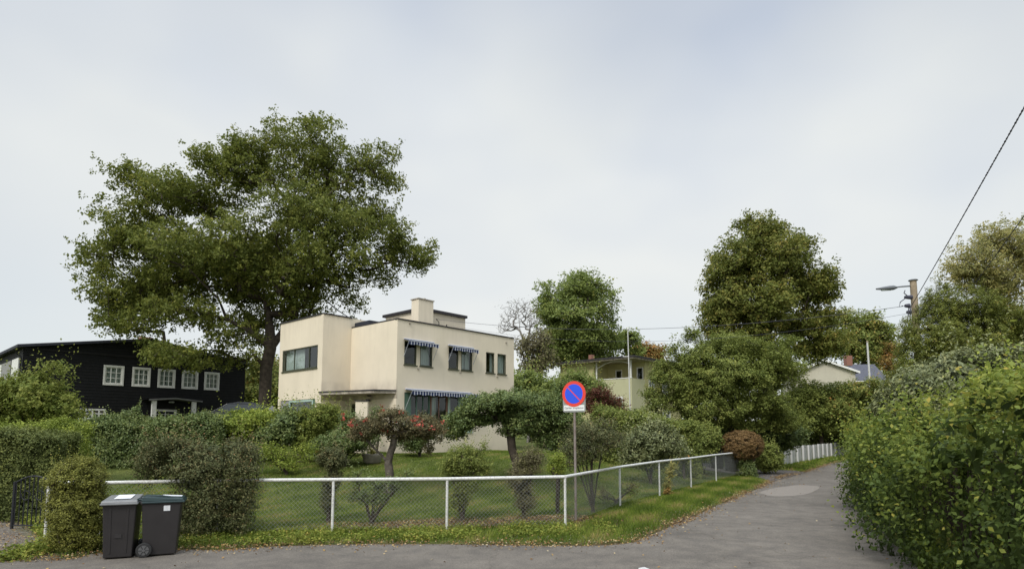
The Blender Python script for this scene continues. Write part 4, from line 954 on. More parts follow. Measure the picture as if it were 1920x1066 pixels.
# white board fence further down the lane
pf0 = Vector((17.3, 39, 0)); pf1 = Vector((31.0, 57, 0)); root = thing('picket_fence', (17.3, 39, gz1(17.3, 39)), 'white picket fence beyond the driveway under the tall bushes', 'fence')
nb_ = 13; dirv = (pf1 - pf0).normalized(); LL = (pf1 - pf0).length; nn = Vector((-dirv.y, dirv.x, 0))
for i in range(nb_ + 1):
    p = pf0 + dirv * LL * i / nb_; z = gz1(p.x, p.y); mb = MB(); mb.obox(p - dirv * .07 - nn * .05 + ZZ * (z - .05), dirv * .14, nn * -.1, ZZ * 1.22); mb.build('post', M['galvlight'], root)
    if i < nb_:
        mb = MB(); w_ = LL / nb_; k = int(w_ / .115)
        for j in range(k):
            q_ = p + dirv * (.09 + (w_ - .18) * j / k); mb.obox(q_ + ZZ * (z + .06), dirv * .088, nn * .025, ZZ * (1.08 + .01 * math.sin(j * 3)))
        mb.obox(p + dirv * .05 + nn * .028 + ZZ * (z + .3), dirv * (w_ - .1), nn * .04, ZZ * .08); mb.obox(p + dirv * .05 + nn * .028 + ZZ * (z + .95), dirv * (w_ - .1), nn * .04, ZZ * .08)
        mb.build('panel', M['greywhite'], root)
# low white pipe stubs by the driveway
# ------------------------------------------------------------------ no-parking sign
sp = flat(1080, 979); sx_, sy_ = sp[0], sp[1]; szb = gz1(sx_, sy_)
sg = thing('road_sign', (sx_, sy_, szb), 'round blue and red no-stopping sign on a tall grey pole at the fence corner', 'sign')
ya = R_(-31); SX = Vector((math.cos(ya), math.sin(ya), 0)); SN = Vector((math.sin(ya), -math.cos(ya), 0)) ; base = Vector((sx_, sy_, 0))
tz = at(1079, 714, sy_).z; bz_ = at(1079, 772, sy_).z; cz = at(1079, 737, sy_).z; rad = (tz - at(1079, 762, sy_).z) / 2; cz = tz - rad
mb = MB(); mb.tube([(sx_, sy_, szb - .05), (sx_ - .01, sy_, cz)], .030, 12); mb.build('pole', M['rustpost'], sg)
hw_ = .305; rt_ = .05; o_ = base + SN * .045
pts = []
for (cx_, cz_, a0_, a1_2) in ((-hw_ + rt_, bz_ + rt_, 180, 270), (hw_ - rt_, bz_ + rt_, 270, 360), (hw_ - rt_, cz + .0, 0, 60), (-hw_ + rt_, cz + .0, 120, 180)):
    for k in range(5):
        a_ = R_(a0_ + (a1_2 - a0_) * k / 4); pts.append((cx_ + rt_ * math.cos(a_), cz_ + rt_ * math.sin(a_)))
def plate(pts2, d0, d1, name, m, parent, o=o_):
    mb = MB(); n = len(pts2); vs = [o + SX * x + ZZ * z + SN * d1 for x, z in pts2] + [o + SX * x + ZZ * z + SN * d0 for x, z in pts2]
    mb.add(vs, [tuple(range(n)), tuple(range(n, 2 * n))[::-1]] + [(i, n + i, n + (i + 1) % n, (i + 1) % n) for i in range(n)]); return mb.build(name, m, parent)
plate(pts, -.01, .0, 'back_plate', M['galv'], sg)
circ = lambda r, c=0: [(r * math.cos(2 * math.pi * k / 48), cz + r * math.sin(2 * math.pi * k / 48)) for k in range(48)]
face = plate(circ(rad), .004, .012, 'sign_face', M['sign_red'], sg)
ri = rad * .76
# the blue field is two segments either side of the red slash
for sgn in (1, -1):
    half = rad * .045; al = math.asin(half / ri); seg = []
    for k in range(25):
        th = al + (math.pi - 2 * al) * k / 24; x, z = ri * math.cos(th), ri * math.sin(th) * 1.0
        if sgn < 0: x, z = -x, -z
        c_, s_ = math.cos(R_(-45)), math.sin(R_(-45)); seg.append((x * c_ - z * s_, cz + x * s_ + z * c_))
    plate(seg, .0125, .0145, 'blue_field', M['sign_blue'], face)
lz0 = bz_ + .035; lz1 = lz0 + .135
lab = plate([(-hw_ + .03, lz0), (hw_ - .03, lz0), (hw_ - .03, lz1), (-hw_ + .03, lz1)], .003, .006, 'text_plate', M['sign_white'], sg)
fc = D.curves.new('text', 'FONT'); fc.body = 'Gjelder snuplassen'; fc.size = .075; fc.align_x = 'CENTER'; fc.align_y = 'CENTER'; fc.extrude = .0004
to = D.objects.new('tmp_text', fc); C.objects.link(to); bpy.context.view_layer.update()
me = D.meshes.new_from_object(to.evaluated_get(bpy.context.evaluated_depsgraph_get())); D.objects.remove(to)
wd = max(v.co.x for v in me.vertices) - min(v.co.x for v in me.vertices); sc_ = (2 * hw_ - .10) / wd
for v in me.vertices:
    p = o_ + SX * v.co.x * sc_ + ZZ * ((lz0 + lz1) / 2 + v.co.y * min(1.15, sc_ * 1.1)) + SN * (.0075 + v.co.z); v.co = p - origin(sg)
me.name = 'lettering'; me.materials.clear(); me.materials.append(M['sign_black']); tx = D.objects.new('lettering', me); C.objects.link(tx); tx.parent = lab
for z in (cz - .12, cz + .12):
    mb = MB(); mb.box(base + SN * .02 + ZZ * z, (.09, .05, .04), ya); mb.build('clamp', M['galv'], sg)

# ------------------------------------------------------------------ wheelie bins
def bin_(x, y, rz, label, lidm, H=1.02, group=None, stickers=True, style=0, ribs=True):
    z = max(gz1(x, y), .008); root = D.objects.new('wheelie_bin', None); C.objects.link(root); root.location = (x, y, z); root.rotation_euler = (0, 0, rz); root.scale = (.92, .92, .93); tag(root, label, 'bin', group); ORG[root] = Vector((0, 0, 0))
    def taper(bw, bd, tw, td, z0, z1, yo0=0, yo1=0):
        return [(-bw, -bd + yo0, z0), (bw, -bd + yo0, z0), (bw, bd + yo0, z0), (-bw, bd + yo0, z0), (-tw, -td + yo1, z1), (tw, -td + yo1, z1), (tw, td + yo1, z1), (-tw, td + yo1, z1)]
    FB = [(0, 3, 2, 1), (4, 5, 6, 7), (0, 1, 5, 4), (1, 2, 6, 5), (2, 3, 7, 6), (3, 0, 4, 7)]
    mb = MB(); mb.add(taper(.235, .275, .275, .335, .02, H - .07), FB); mb.add(taper(.29, .355, .295, .36, H - .11, H - .05), FB)
    body = mb.build('body', M['binbody'], root, bevel=.022, seg=3)
    if ribs:
        mb = MB()
        for sx2 in (-.13, .13): mb.add([(sx2 - .018, -.288, .1), (sx2 + .018, -.288, .1), (sx2 + .018, -.26, .1), (sx2 - .018, -.26, .1), (sx2 * 1.1 - .02, -.338, H - .16), (sx2 * 1.1 + .02, -.338, H - .16), (sx2 * 1.1 + .02, -.3, H - .16), (sx2 * 1.1 - .02, -.3, H - .16)], FB)
        mb.build('rib', M['binbody'], body, bevel=.006)
    mb = MB(); mb.add([(-.30, -.385, H - .048), (.30, -.385, H - .048), (.30, .34, H - .048), (-.30, .34, H - .048), (-.285, -.36, H - .005), (.285, -.36, H - .005), (.275, .33, H + .045), (-.275, .33, H + .045)], FB)
    mb.add([(-.31, -.40, H - .085), (.31, -.40, H - .085), (.31, .33, H - .085), (-.31, .33, H - .085), (-.305, -.395, H - .047), (.305, -.395, H - .047), (.305, .33, H - .047), (-.305, .33, H - .047)], FB)
    lid = mb.build('lid', lidm, root, bevel=.014, seg=3)
    if style == 1:
        mb = MB(); mb.tube([(-.2, -.28, H + .0), (-.2, 0, H + .04), (-.2, .28, H + .045)], .02, 6); mb.build('ridge', lidm, lid)
    mb = MB()
    for k in range(2):
        s_ = -.2 if k else .2; mb.tube([(s_, .33, H - .02), (s_, .41, H - .01)], .016, 8)
    mb.tube([(-.26, .41, H - .01), (.26, .41, H - .01)], .019, 8); mb.build('handle', lidm, lid)
    for s_ in (-1, 1):
        mb = MB(); mb.tube([(s_ * .255, .255, .135), (s_ * .315, .255, .135)], .135, 24); wv = mb.build('wheel', M['rubber'], root, bevel=.012)
        mb = MB(); mb.tube([(s_ * .312, .255, .135), (s_ * .322, .255, .135)], .09, 20); mb.tube([(s_ * .32, .255, .135), (s_ * .33, .255, .135)], .026, 10); mb.build('hub', M['hub'], wv)
        if stickers is not None:
            mb = MB()
            for q2 in range(6):
                a_ = q2 * math.pi / 3; mb.tube([(s_ * .324, .255 + .02 * math.cos(a_), .135 + .02 * math.sin(a_)), (s_ * .324, .255 + .088 * math.cos(a_), .135 + .088 * math.sin(a_))], .006, 4)
            mb.build('spoke', M['rubber'], wv)
    mb = MB(); mb.tube([(-.26, .255, .135), (.26, .255, .135)], .012, 8); mb.build('axle', M['galv'], root)
    return root, body, lid, H
b1 = flat(222, 1043)
r_, bd_, ld_, H = bin_(b1[0] + .02, b1[1] + .02, R_(22), 'black wheelie bin with grey lid and big white label beside the golden shrub', M['binlid'], 1.08, 'wheelie bins at the roadside')
mb = MB(); mb.quad((-.12, -.24, H + .0175), (.16, -.24, H + .0175), (.16, .22, H + .0505), (-.12, .22, H + .0505)); s_ = mb.build('sticker', M['sticker'], ld_)
mb = MB(); mb.box((.0, -.306, .42), (.11, .01, .07)); mb.build('emblem', M['binbody'], bd_)
b2_ = flat(303, 1038)
r_, bd_, ld_, H = bin_(b2_[0] - .02, b2_[1] + .0, R_(114), 'black wheelie bin with dark green lid, wheel side showing, next to the large fence bush', M['binlid_green'], 1.08, 'wheelie bins at the roadside', style=1, ribs=False)
mb = MB(); mb.quad((-.296, -.17, H - .22), (-.2925, -.05, H - .22), (-.2925, -.05, H - .12), (-.296, -.17, H - .12)); 
mb = MB(); mb.obox((-.277, -.15, H - .235), (0, .11, 0), (.008, 0, 0), (-.006, 0, .1)); mb.build('sticker', M['sticker'], bd_)
mb = MB(); mb.quad((-.02, -.32, H + .006), (.2, -.32, H + .006), (.2, .02, H + .031), (-.02, .02, H + .031)); mb.build('sticker', M['sticker'], ld_)
p = at(1345, 879, 33.5); bin_(p.x, p.y, R_(20), 'dark wheelie bin behind the side fence, partly under the brown clipped bush', M['binlid_green'], 1.22, 'bins at the driveway', stickers=None)
p = at(1372, 882, 32.4); bin_(p.x, p.y, R_(28), 'dark wheelie bin nearest the last fence post by the brown clipped bush', M['binbody'], 1.1, 'bins at the driveway', stickers=None)

# ------------------------------------------------------------------ utility pole, lamp, wires
PY = 23.0; pt_ = at(1712, 526, PY)
up = thing('utility_pole', (pt_.x, pt_.y, gz1(pt_.x, pt_.y)), 'wooden utility pole with cut top rising behind the conifer hedge', 'utility pole')
mb = MB(); mb.tube([(pt_.x + .02, pt_.y, -.1), (pt_.x, pt_.y, pt_.z)], [.16, .115], 14); mb.build('pole', M['polewood'], up)
mb = MB(); mb.tube([(pt_.x, pt_.y, pt_.z + .003), (pt_.x, pt_.y, pt_.z + .04)], [.17, .15], 14); mb.build('cap', M['lampgrey'], up)
lamp = thing('street_lamp', at(1702, 537, PY - .1), 'grey street lamp on a slim arm reaching left from the utility pole', 'street lamp')
mb = MB(); mb.tube([at(1706, 536, PY), at(1690, 537, PY - .2), at(1676, 539, PY - .3)], [.03, .028, .026], 8); mb.build('arm', M['lampgrey'], lamp)
mb = MB(); A = at(1682, 538.5, PY - .3); B = at(1643, 541.5, PY - .45); mb.tube([A, A.lerp(B, .18), A.lerp(B, .4), A.lerp(B, .7), B], [.035, .09, .085, .06, .03], 10); mb.build('head', M['lampgrey'], lamp, smooth=True)
mb = MB(); mb.tube([A.lerp(B, .3) - ZZ * .05, A.lerp(B, .75) - ZZ * .06], [.05, .035], 8); mb.build('lens', M['curtain'], lamp)
for (px, py, s_) in ((1703, 557, .26), (1701, 573, .16), (1704, 585, .14)):
    q_ = at(px, py, PY - .12); mb = MB(); mb.tube([q_ - Vector((s_ * .5, 0, 0)), q_ + Vector((s_ * .5, 0, 0))], [.06, .09], 8); mb.tube([q_ - ZZ * .06, q_ + ZZ * .06], .05, 8); mb.build('insulator', M['cable'], up)
for pts_ in ([(1697, 544), (1695, 549), (1701, 554)], [(1696, 560), (1688, 566), (1686, 575), (1693, 573)], [(1704, 577), (1702, 600), (1706, 640)], [(1707, 577), (1706, 610), (1709, 650)]):
    mb = MB(); mb.tube([at(a_, b_, PY - .17) for a_, b_ in pts_], .018, 6); mb.build('cable', M['cable'], up)
def wire(label, P0, P1, sag, r, n=40, twist=0):
    root = None; pts_ = []
    for i in range(n + 1):
        t_ = i / n; p = Vector(P0).lerp(Vector(P1), t_); p.z -= 4 * sag * t_ * (1 - t_); pts_.append(p)
    mb = MB()
    if twist:
        for k in range(2):
            q_ = []
            for i in range(n * 6 + 1):
                t_ = i / (n * 6); p = Vector(P0).lerp(Vector(P1), t_); p.z -= 4 * sag * t_ * (1 - t_); a_ = t_ * twist * 6.283 + k * math.pi
                q_.append(p + Vector((math.cos(a_) * r * .8, 0, math.sin(a_) * r * .8)))
            mb.tube(q_, r * .75, 5, False)
    else: mb.tube(pts_, r, 6)
    o = mb.build('power_line', M['cable']); tag(o, label, 'cable'); return o
P0 = at(1706, 578, PY - .1); P1 = at(1920, 185, 8.4); far = P0 + (P1 - P0) * 2.1
wire('thick twisted black cable sweeping from the pole to the upper right corner', P0, far, .12, .0105, 60, 130)
P0b = at(1790, 582, 26); P1b = at(1920, 400, 12.5); wire('thin overhead cable crossing in front of the pale birch at the right edge', P0b, P0b + (P1b - P0b) * 1.7, .05, .011)
Ph = br + U * -.2 + ZZ * .15; P0c = at(1700, 573, PY - .1)
wire('thin service cable from the cream house roof bracket to the utility pole', Ph, P0c, .72, .009, 60)
wire('second faint service cable from the short stub on the cream house roof', br + U * .55 + ZZ * -.05, P0c - ZZ * .3, 1.0, .006, 60)
# flagpoles
fp = at(1180, 708, 46.5); ft = at(1177, 618, 46.5); f_ = thing('flagpole', (fp.x, fp.y, 1.1), 'slim white flagpole in front of the yellow-green house', 'flagpole')
mb = MB(); mb.tube([(fp.x + .05, fp.y, 1.0), (ft.x, fp.y, ft.z)], [.06, .035], 8); mb.build('pole', M['galvlight'], f_)
mb = MB(); mb.tube([(ft.x, fp.y, ft.z), (ft.x, fp.y, ft.z + .14)], [.09, .05], 8); mb.build('finial', M['white'], f_)
mb = MB(); q_ = at(1174, 668, 46.5); mb.tube([(q_.x - .25, fp.y, q_.z), (fp.x, fp.y, q_.z)], .03, 6); mb.build('cleat_arm', M['white'], f_)
fp = at(1630, 716, 60); ft = at(1626, 641, 60); f_ = thing('wooden_mast', (fp.x, fp.y, 0), 'leaning pale wooden mast in front of the slate roof', 'pole')
mb = MB(); mb.tube([(fp.x + .12, fp.y, 0), (ft.x, fp.y, ft.z)], [.13, .08], 8); mb.build('pole', M['galvlight'], f_)
mb = MB(); mb.tube([(ft.x, fp.y, ft.z), (ft.x, fp.y, ft.z + .12)], [.13, .07], 8); mb.build('cap', M['polewood'], f_)

# ------------------------------------------------------------------ black car behind the hedge
cp = at(450, 770, 37.5); cpz = gz1(cp.x, cp.y); H0 = at(450, 753.5, 37.5).z
car = thing('parked_car', (cp.x, cp.y, H0 - 1.6), 'black car parked beyond the bright shrub, only its roof and windscreen visible', 'car')
prof = [(-2.1, .35), (-2.15, .75), (-1.95, .95), (-1.15, 1.05), (-.45, 1.50), (.1, 1.60), (.9, 1.58), (1.6, 1.45), (2.05, 1.02), (2.15, .6), (2.05, .35)]
def carbox(pr, w0, mi_name, m, parent, zoff=0):
    mb = MB(); n = len(pr); vs = []
    for s_ in (-1, 1):
        for x, z in pr:
            ww = w0 * (1 - .22 * max(0, z - .95) / .65); vs.append(car.location + Vector((x * .93 + 0, s_ * ww + x * .35, z)))
    mb.add(vs, [tuple(range(n))[::-1], tuple(range(n, 2 * n))] + [(i, (i + 1) % n, n + (i + 1) % n, n + i) for i in range(n)]); return mb.build(mi_name, m, parent, bevel=.05, seg=3)
carbox(prof, .88, 'body', M['carpaint'], car)
cg = mat('car_glass', (.04, .05, .055), .08, spec=.8)
mb = MB(); l = car.location
for s_ in (-1, 1):
    q4 = [(-.95, 1.02), (-.38, 1.44), (1.35, 1.42), (1.75, 1.02)]
    vs = [l + Vector((x * .93, s_ * (.885 * (1 - .22 * max(0, z - .95) / .65) + .004) + x * .35, z)) for x, z in q4]; mb.add(vs, [(0, 1, 2, 3)])
mb.add([l + Vector((x * .93, y + x * .35, z + .012)) for x, y, z in ((-1.12, -.8, 1.07), (-.5, -.68, 1.48), (-.5, .68, 1.48), (-1.12, .8, 1.07))], [(0, 1, 2, 3)])
mb.build('window', cg, car)
for x in (-1.3, 1.3):
    for s_ in (-1, 1):
        mb = MB(); c_ = l + Vector((x * .93, s_ * .8 + x * .35, .33)); mb.tube([c_, c_ + Vector((0, s_ * .1, 0))], .33, 20); wv = mb.build('wheel', M['rubber'], car); mb = MB(); mb.tube([c_ + Vector((0, s_ * .08, 0)), c_ + Vector((0, s_ * .11, 0))], .2, 14); mb.build('rim', M['hub'], wv)
mb = MB(); c_ = l + Vector((-.85, -1.12, 1.08)); mb.box(c_, (.14, .16, .1)); mb.build('mirror', M['carpaint'], car, bevel=.03)

# ------------------------------------------------------------------ garden gate and planter
gp = at(62, 930, 13.6); gate = thing('garden_gate', (gp.x, gp.y, gz1(gp.x, gp.y)), 'dark ornamental gate in the shade between the left hedge and golden shrub', 'gate')
z = gz1(gp.x, gp.y); mb = MB()
for s_ in (-.42, .42): mb.tube([(gp.x + s_, gp.y, z), (gp.x + s_, gp.y, z + 1.05)], .03, 8)
mb.build('post', M['iron'], gate)
mb = MB()
for k in range(9):
    x = -.38 + k * .095; mb.tube([(gp.x + x, gp.y, z + .08), (gp.x + x, gp.y, z + .95 + .2 * math.cos(x * 3.2))], .012, 6)
mb.tube([(gp.x - .42 + .84 * k / 12, gp.y, z + .97 + .2 * math.cos((-.42 + .84 * k / 12) * 3.2)) for k in range(13)], .018, 6); mb.tube([(gp.x - .42, gp.y, z + .1), (gp.x + .42, gp.y, z + .1)], .015, 6)
for s_ in (-.15, .15): mb.tube([(gp.x + s_ + .1 * math.cos(t_), gp.y - .01, z + .75 + .1 * math.sin(t_)) for t_ in np.linspace(0, 5.2, 14)], .01, 5)
mb.build('leaf', M['iron'], gate)
pp = at(698, 856, 23.6); z = gz1(pp.x, pp.y); pot = thing('stone_planter', (pp.x, pp.y, z), 'squat grey stone planter on the lawn left of the fruit tree trunk', 'plant pot')
mb = MB(); nseg = 20; prof_ = [(.26, 0), (.33, .06), (.36, .22), (.40, .30), (.40, .36), (.33, .36), (.30, .30)]
vs = []; fs = []
for r0, h0 in prof_:
    for k in range(nseg): a_ = 2 * math.pi * k / nseg; vs.append((pp.x + r0 * math.cos(a_), pp.y + r0 * math.sin(a_), z + h0))
for i in range(len(prof_) - 1):
    for k in range(nseg): fs.append((i * nseg + k, i * nseg + (k + 1) % nseg, (i + 1) * nseg + (k + 1) % nseg, (i + 1) * nseg + k))
fs.append(tuple(range((len(prof_) - 1) * nseg, len(prof_) * nseg))); mb.add(vs, fs); mb.build('bowl', M['stone'], pot, smooth=True)
mb = MB(); mb.tube([(pp.x, pp.y, z + .301), (pp.x, pp.y, z + .335)], .315, 20); mb.build('compost', mat('compost', (.05, .035, .022), .95), pot)
SEED[0] += 1; rng = np.random.default_rng(5); pl = thing('spiky_plant', (pp.x, pp.y, z + .33), 'spiky yellow-green plant growing in the stone planter', 'plant'); Vs = []; Fs = []; tt = []; bb = 0
for k in range(46):
    a_ = rng.random() * 6.283; e = .35 + rng.random() * 1.0; Ln = .45 + rng.random() * .45; d = np.array((math.cos(a_) * math.cos(e), math.sin(a_) * math.cos(e), math.sin(e))); sdv = np.array((-math.sin(a_), math.cos(a_), 0)) * .022
    prev = np.array((pp.x, pp.y, z + .33)); n_ = 4
    for j in range(n_ + 1):
        u = j / n_; p = np.array((pp.x, pp.y, z + .33)) + d * Ln * u - np.array((0, 0, .32 * Ln * u * u)); ww = (1 - u * .92); Vs += [p - sdv * ww, p + sdv * ww]
        if j: Fs.append((bb + 2 * j - 2, bb + 2 * j - 1, bb + 2 * j + 1, bb + 2 * j)); tt.append(rng.random())
    bb += 2 * (n_ + 1)
raw_mesh('fronds', np.array(Vs), np.array(Fs), M['l_palm'], pl, np.array(tt))

#@@PLANTS
def pxl(pts, Y0):      # limb polylines given as (px, py, dY)
    return [at(p[0], p[1], Y0 + (p[2] if len(p) > 2 else 0)) for p in pts]
def groundpt(px, Y):
    x = ray(px, 800).x * Y; return Vector((x, Y, gz1(x, Y) - .05))
def lb(Y0, *ls):       # (px,py,rx,ry,dY,depth radius)
    return [lobe(l[0], l[1], l[2], l[3], Y0 + (l[4] if len(l) > 4 else 0), l[5] if len(l) > 5 else None) for l in ls]

# the big oak
Y0 = 38
limbs = [[groundpt(497, Y0)] + pxl([(497, 740), (499, 690), (507, 652)], Y0),
         pxl([(507, 652), (470, 622, -.6), (425, 598, -1.2), (360, 578, -2), (290, 585, -2.5)], Y0),
         pxl([(507, 652), (506, 615), (497, 560, .5), (488, 480, 1), (450, 420, 1.5), (400, 360, 2)], Y0),
         pxl([(507, 652), (535, 615, .5), (555, 590, 1), (552, 520, 1), (540, 440, 0), (560, 330, -.5)], Y0),
         pxl([(535, 615, .5), (578, 592, 1.5), (590, 565, 1.8), (598, 520, 2), (620, 460, 2), (660, 380, 1.5), (700, 320, 1)], Y0),
         pxl([(598, 520, 2), (650, 500, 1.5), (720, 480, 1), (780, 480, 0)], Y0),
         pxl([(425, 598, -1.2), (410, 560, -2), (350, 500, -3), (260, 470, -3)], Y0),
         pxl([(497, 560, .5), (450, 520, -1), (380, 450, -2), (300, 400, -2.5), (250, 350, -2.5)], Y0)]
lobes = lb(Y0, (590, 275, 88, 62, 0, 4), (520, 245, 42, 32, 0, 2), (690, 300, 52, 45, 0, 2.5), (715, 330, 38, 30, 1, 1.8), (690, 390, 50, 48, 1, 3), (640, 420, 85, 65, -2, 3.5), (740, 470, 55, 38, 0, 2.5), (790, 480, 30, 26, 0, 1.5), (700, 500, 60, 30, 0, 2.5),
           (560, 400, 100, 85, -2, 4), (450, 320, 72, 55, 0, 3.5), (400, 300, 45, 30, 0, 2), (340, 355, 62, 42, -1, 3), (245, 330, 30, 30, -1, 1.5), (270, 370, 48, 38, -1, 2.5), (190, 390, 24, 22, -1, 1.2), (225, 430, 50, 48, -1.5, 3), (180, 500, 36, 24, -2, 2), (215, 540, 48, 50, -2, 3),
           (330, 460, 95, 70, -2.5, 4), (440, 450, 90, 70, -3, 3.5), (250, 600, 62, 38, -2, 3), (350, 570, 80, 42, -2.5, 3), (330, 655, 62, 28, -3.5, 2), (450, 620, 60, 28, -1, 3), (560, 520, 80, 50, -1, 3.5), (650, 545, 42, 28, 1, 2.5), (670, 590, 32, 12, 2, 2), (480, 545, 60, 45, 2, 3), (420, 665, 60, 18, 0, 2.2), (560, 585, 40, 20, 3, 2), (160, 497, 18, 8, -2, 1), (260, 560, 90, 50, 0, 3), (290, 430, 90, 60, 1, 3), (380, 360, 90, 60, 1, 3.5), (480, 290, 60, 50, 1, 3), (600, 350, 110, 80, 1, 4), (240, 300, 20, 16, -1, 1), (205, 310, 12, 12, -1, .8), (175, 370, 10, 16, -1, .8), (300, 650, 50, 30, -3, 1.8), (200, 590, 30, 26, -2, 1.6), (420, 500, 100, 70, 2, 4), (725, 280, 30, 30, 0, 1.5), (730, 400, 28, 40, 0, 2), (620, 480, 110, 50, -2, 4), (300, 520, 110, 60, 1, 4), (640, 590, 60, 16, 3, 2), (210, 460, 50, 40, 0, 2), (520, 220, 30, 18, 0, 1.5), (590, 225, 50, 22, 0, 2))
lobes += lb(Y0, (400, 645, 50, 20, -1, 2), (560, 560, 70, 44, 1, 3), (480, 600, 60, 34, 1.5, 2.5), (470, 650, 40, 18, -1.5, 1.5), (350, 655, 50, 16, -3, 1.5), (500, 480, 110, 60, 2, 4), (240, 320, 40, 34, 0, 2), (280, 345, 50, 36, 0, 2), (175, 385, 26, 30, -1, 1.6), (165, 470, 30, 40, -1, 2), (790, 475, 44, 34, 0, 2), (735, 330, 30, 40, 0, 2), (390, 290, 40, 28, 0, 2), (740, 430, 50, 40, -1, 2.5), (470, 270, 50, 34, 0, 2.5))
lobes = [(l[0] - Vector((0, 0, .35)), l[1]) for l in lobes]
tree('oak_tree', 'huge spreading oak towering over the cream house', 'tree', limbs, lobes, 2900, .37, .17, 'l_oak', tufts=6, per=16, s1=.46, s2=.14, step=.9, rt=.013, k=2.4, maxtips=1300, flat_=.75, up=.4, gap=-.17, gs=1.05, shrink=1.1)

# round linden behind the yellow-green house
Y0 = 62
limbs = [[groundpt(1082, Y0)] + pxl([(1082, 700), (1080, 670), (1078, 640)], Y0), pxl([(1080, 670), (1108, 640), (1125, 590), (1120, 560)], Y0), pxl([(1078, 640), (1050, 600, 1), (1030, 570, 1)], Y0), pxl([(1078, 640), (1080, 580), (1075, 540)], Y0)]
lobes = lb(Y0, (1082, 545, 52, 36, 0, 4), (1035, 570, 36, 44, 0, 4), (1120, 565, 40, 42, 0, 4), (1080, 600, 70, 46, -1, 4.5), (1110, 635, 55, 30, 0, 4), (1040, 640, 40, 34, 0, 3), (1150, 600, 16, 24, 0, 2), (1080, 665, 60, 24, 0, 3), (1125, 668, 34, 20, 0, 3), (1045, 665, 40, 22, 0, 3), (1085, 640, 80, 40, 0, 4), (1085, 520, 26, 14, 0, 2), (1020, 535, 18, 14, 0, 2))
tree('linden_tree', 'round-crowned green tree behind the yellow-green house', 'tree', limbs, lobes, 700, .3, .26, 'l_linden', bark='bark', tufts=5, per=15, s1=.5, s2=.24, step=1.2, rt=.02, k=2.6, maxtips=450)
# bare tree and thin brown-leaved tree left of it
Y0 = 56
limbs = [[groundpt(990, Y0)] + pxl([(992, 720), (990, 680), (985, 650)], Y0), pxl([(985, 650), (975, 620), (972, 590), (968, 570)], Y0), pxl([(975, 620), (955, 610), (945, 595)], Y0), pxl([(985, 650), (998, 600), (992, 565)], Y0)]
lobes = lb(Y0, (962, 590, 32, 36, 0, 2), (988, 575, 28, 28, 0, 1.5), (945, 612, 22, 18, 0, 1.5), (1000, 605, 24, 34, 0, 2), (975, 640, 30, 20, 0, 2))
tree('bare_tree', 'nearly leafless tree with fine twigs above the right end of the cream house', 'tree', limbs, lobes, 800, .13, .09, 'l_brown', bark='bark_pale', tufts=1, per=1, s1=.3, s2=.1, step=.7, rt=.010, k=2, maxtips=800)
Y0 = 52
limbs = [[groundpt(1012, Y0)] + pxl([(1012, 740), (1014, 700), (1010, 660)], Y0), pxl([(1010, 660), (985, 640), (975, 650)], Y0), pxl([(1014, 700), (1030, 660), (1026, 630)], Y0)]
lobes = lb(Y0, (985, 655, 24, 26, 0, 2), (1010, 640, 26, 28, 0, 2), (1000, 690, 26, 30, 0, 2), (1025, 670, 24, 26, 0, 2))
tree('brown_leaved_tree', 'thin tree with sparse brown leaves between the cream house and the round tree', 'tree', limbs, lobes, 190, .2, .2, 'l_brown', bark='bark_light', tufts=4, per=8, s1=.45, s2=.18, step=.8, rt=.015, k=2, maxtips=190)
Y0 = 68
tree('small_green_tree', 'small pale green tree peeping out right of the round tree', 'tree', [[groundpt(1180, Y0)] + pxl([(1180, 680), (1178, 650)], Y0)], lb(Y0, (1180, 632, 20, 16), (1165, 645, 22, 18), (1190, 660, 16, 14)), 110, .25, .3, 'l_linden', tufts=4, per=10, s1=.5, s2=.25, step=1.2, rt=.03)
Y0 = 72
tree('orange_tree', 'low orange-leaved tree behind the balcony roof', 'tree', [[groundpt(1212, Y0)] + pxl([(1212, 690), (1210, 668)], Y0)], lb(Y0, (1205, 655, 24, 14), (1230, 660, 20, 14), (1215, 672, 28, 14)), 120, .25, .3, 'l_orange', tufts=4, per=10, s1=.5, s2=.25, step=1.2, rt=.03)

# tall dark tree right
Y0 = 50
limbs = [[groundpt(1445, Y0)] + pxl([(1445, 720), (1442, 680), (1440, 640)], Y0), pxl([(1440, 640), (1420, 560), (1405, 480), (1405, 430)], Y0), pxl([(1442, 680), (1480, 640, 1), (1510, 590, 1), (1520, 540, 1)], Y0), pxl([(1440, 640), (1460, 560, 1), (1470, 480, 1)], Y0), pxl([(1480, 640, 1), (1520, 620), (1545, 610)], Y0)]
lobes = lb(Y0, (1408, 440, 44, 42, 0, 3.5), (1450, 430, 30, 26, 0, 2.5), (1375, 490, 46, 50, 0, 4), (1440, 490, 60, 55, -1, 4), (1490, 470, 40, 40, 0, 3), (1365, 560, 46, 55, 0, 3.5), (1425, 570, 65, 60, -1, 4), (1500, 540, 42, 50, 1, 3), (1540, 530, 26, 44, 0, 2.5), (1500, 610, 45, 36, 1, 3), (1545, 600, 24, 26, 0, 2.5), (1350, 630, 30, 36, 0, 2.5), (1400, 640, 50, 36, 0, 3), (1535, 650, 36, 30, 0, 3), (1470, 660, 30, 24, 1, 2.5), (1345, 590, 30, 50, 0, 2.5), (1555, 570, 22, 44, 0, 2), (1560, 640, 26, 40, 0, 2.5), (1350, 520, 34, 40, 0, 2.5))
tree('tall_tree', 'tall dark olive tree rising high behind the bushes by the lane', 'tree', limbs, lobes, 1250, .45, .22, 'l_dark', tufts=6, per=16, s1=.42, s2=.20, step=1.1, rt=.015, k=2.5, maxtips=700)
Y0 = 110
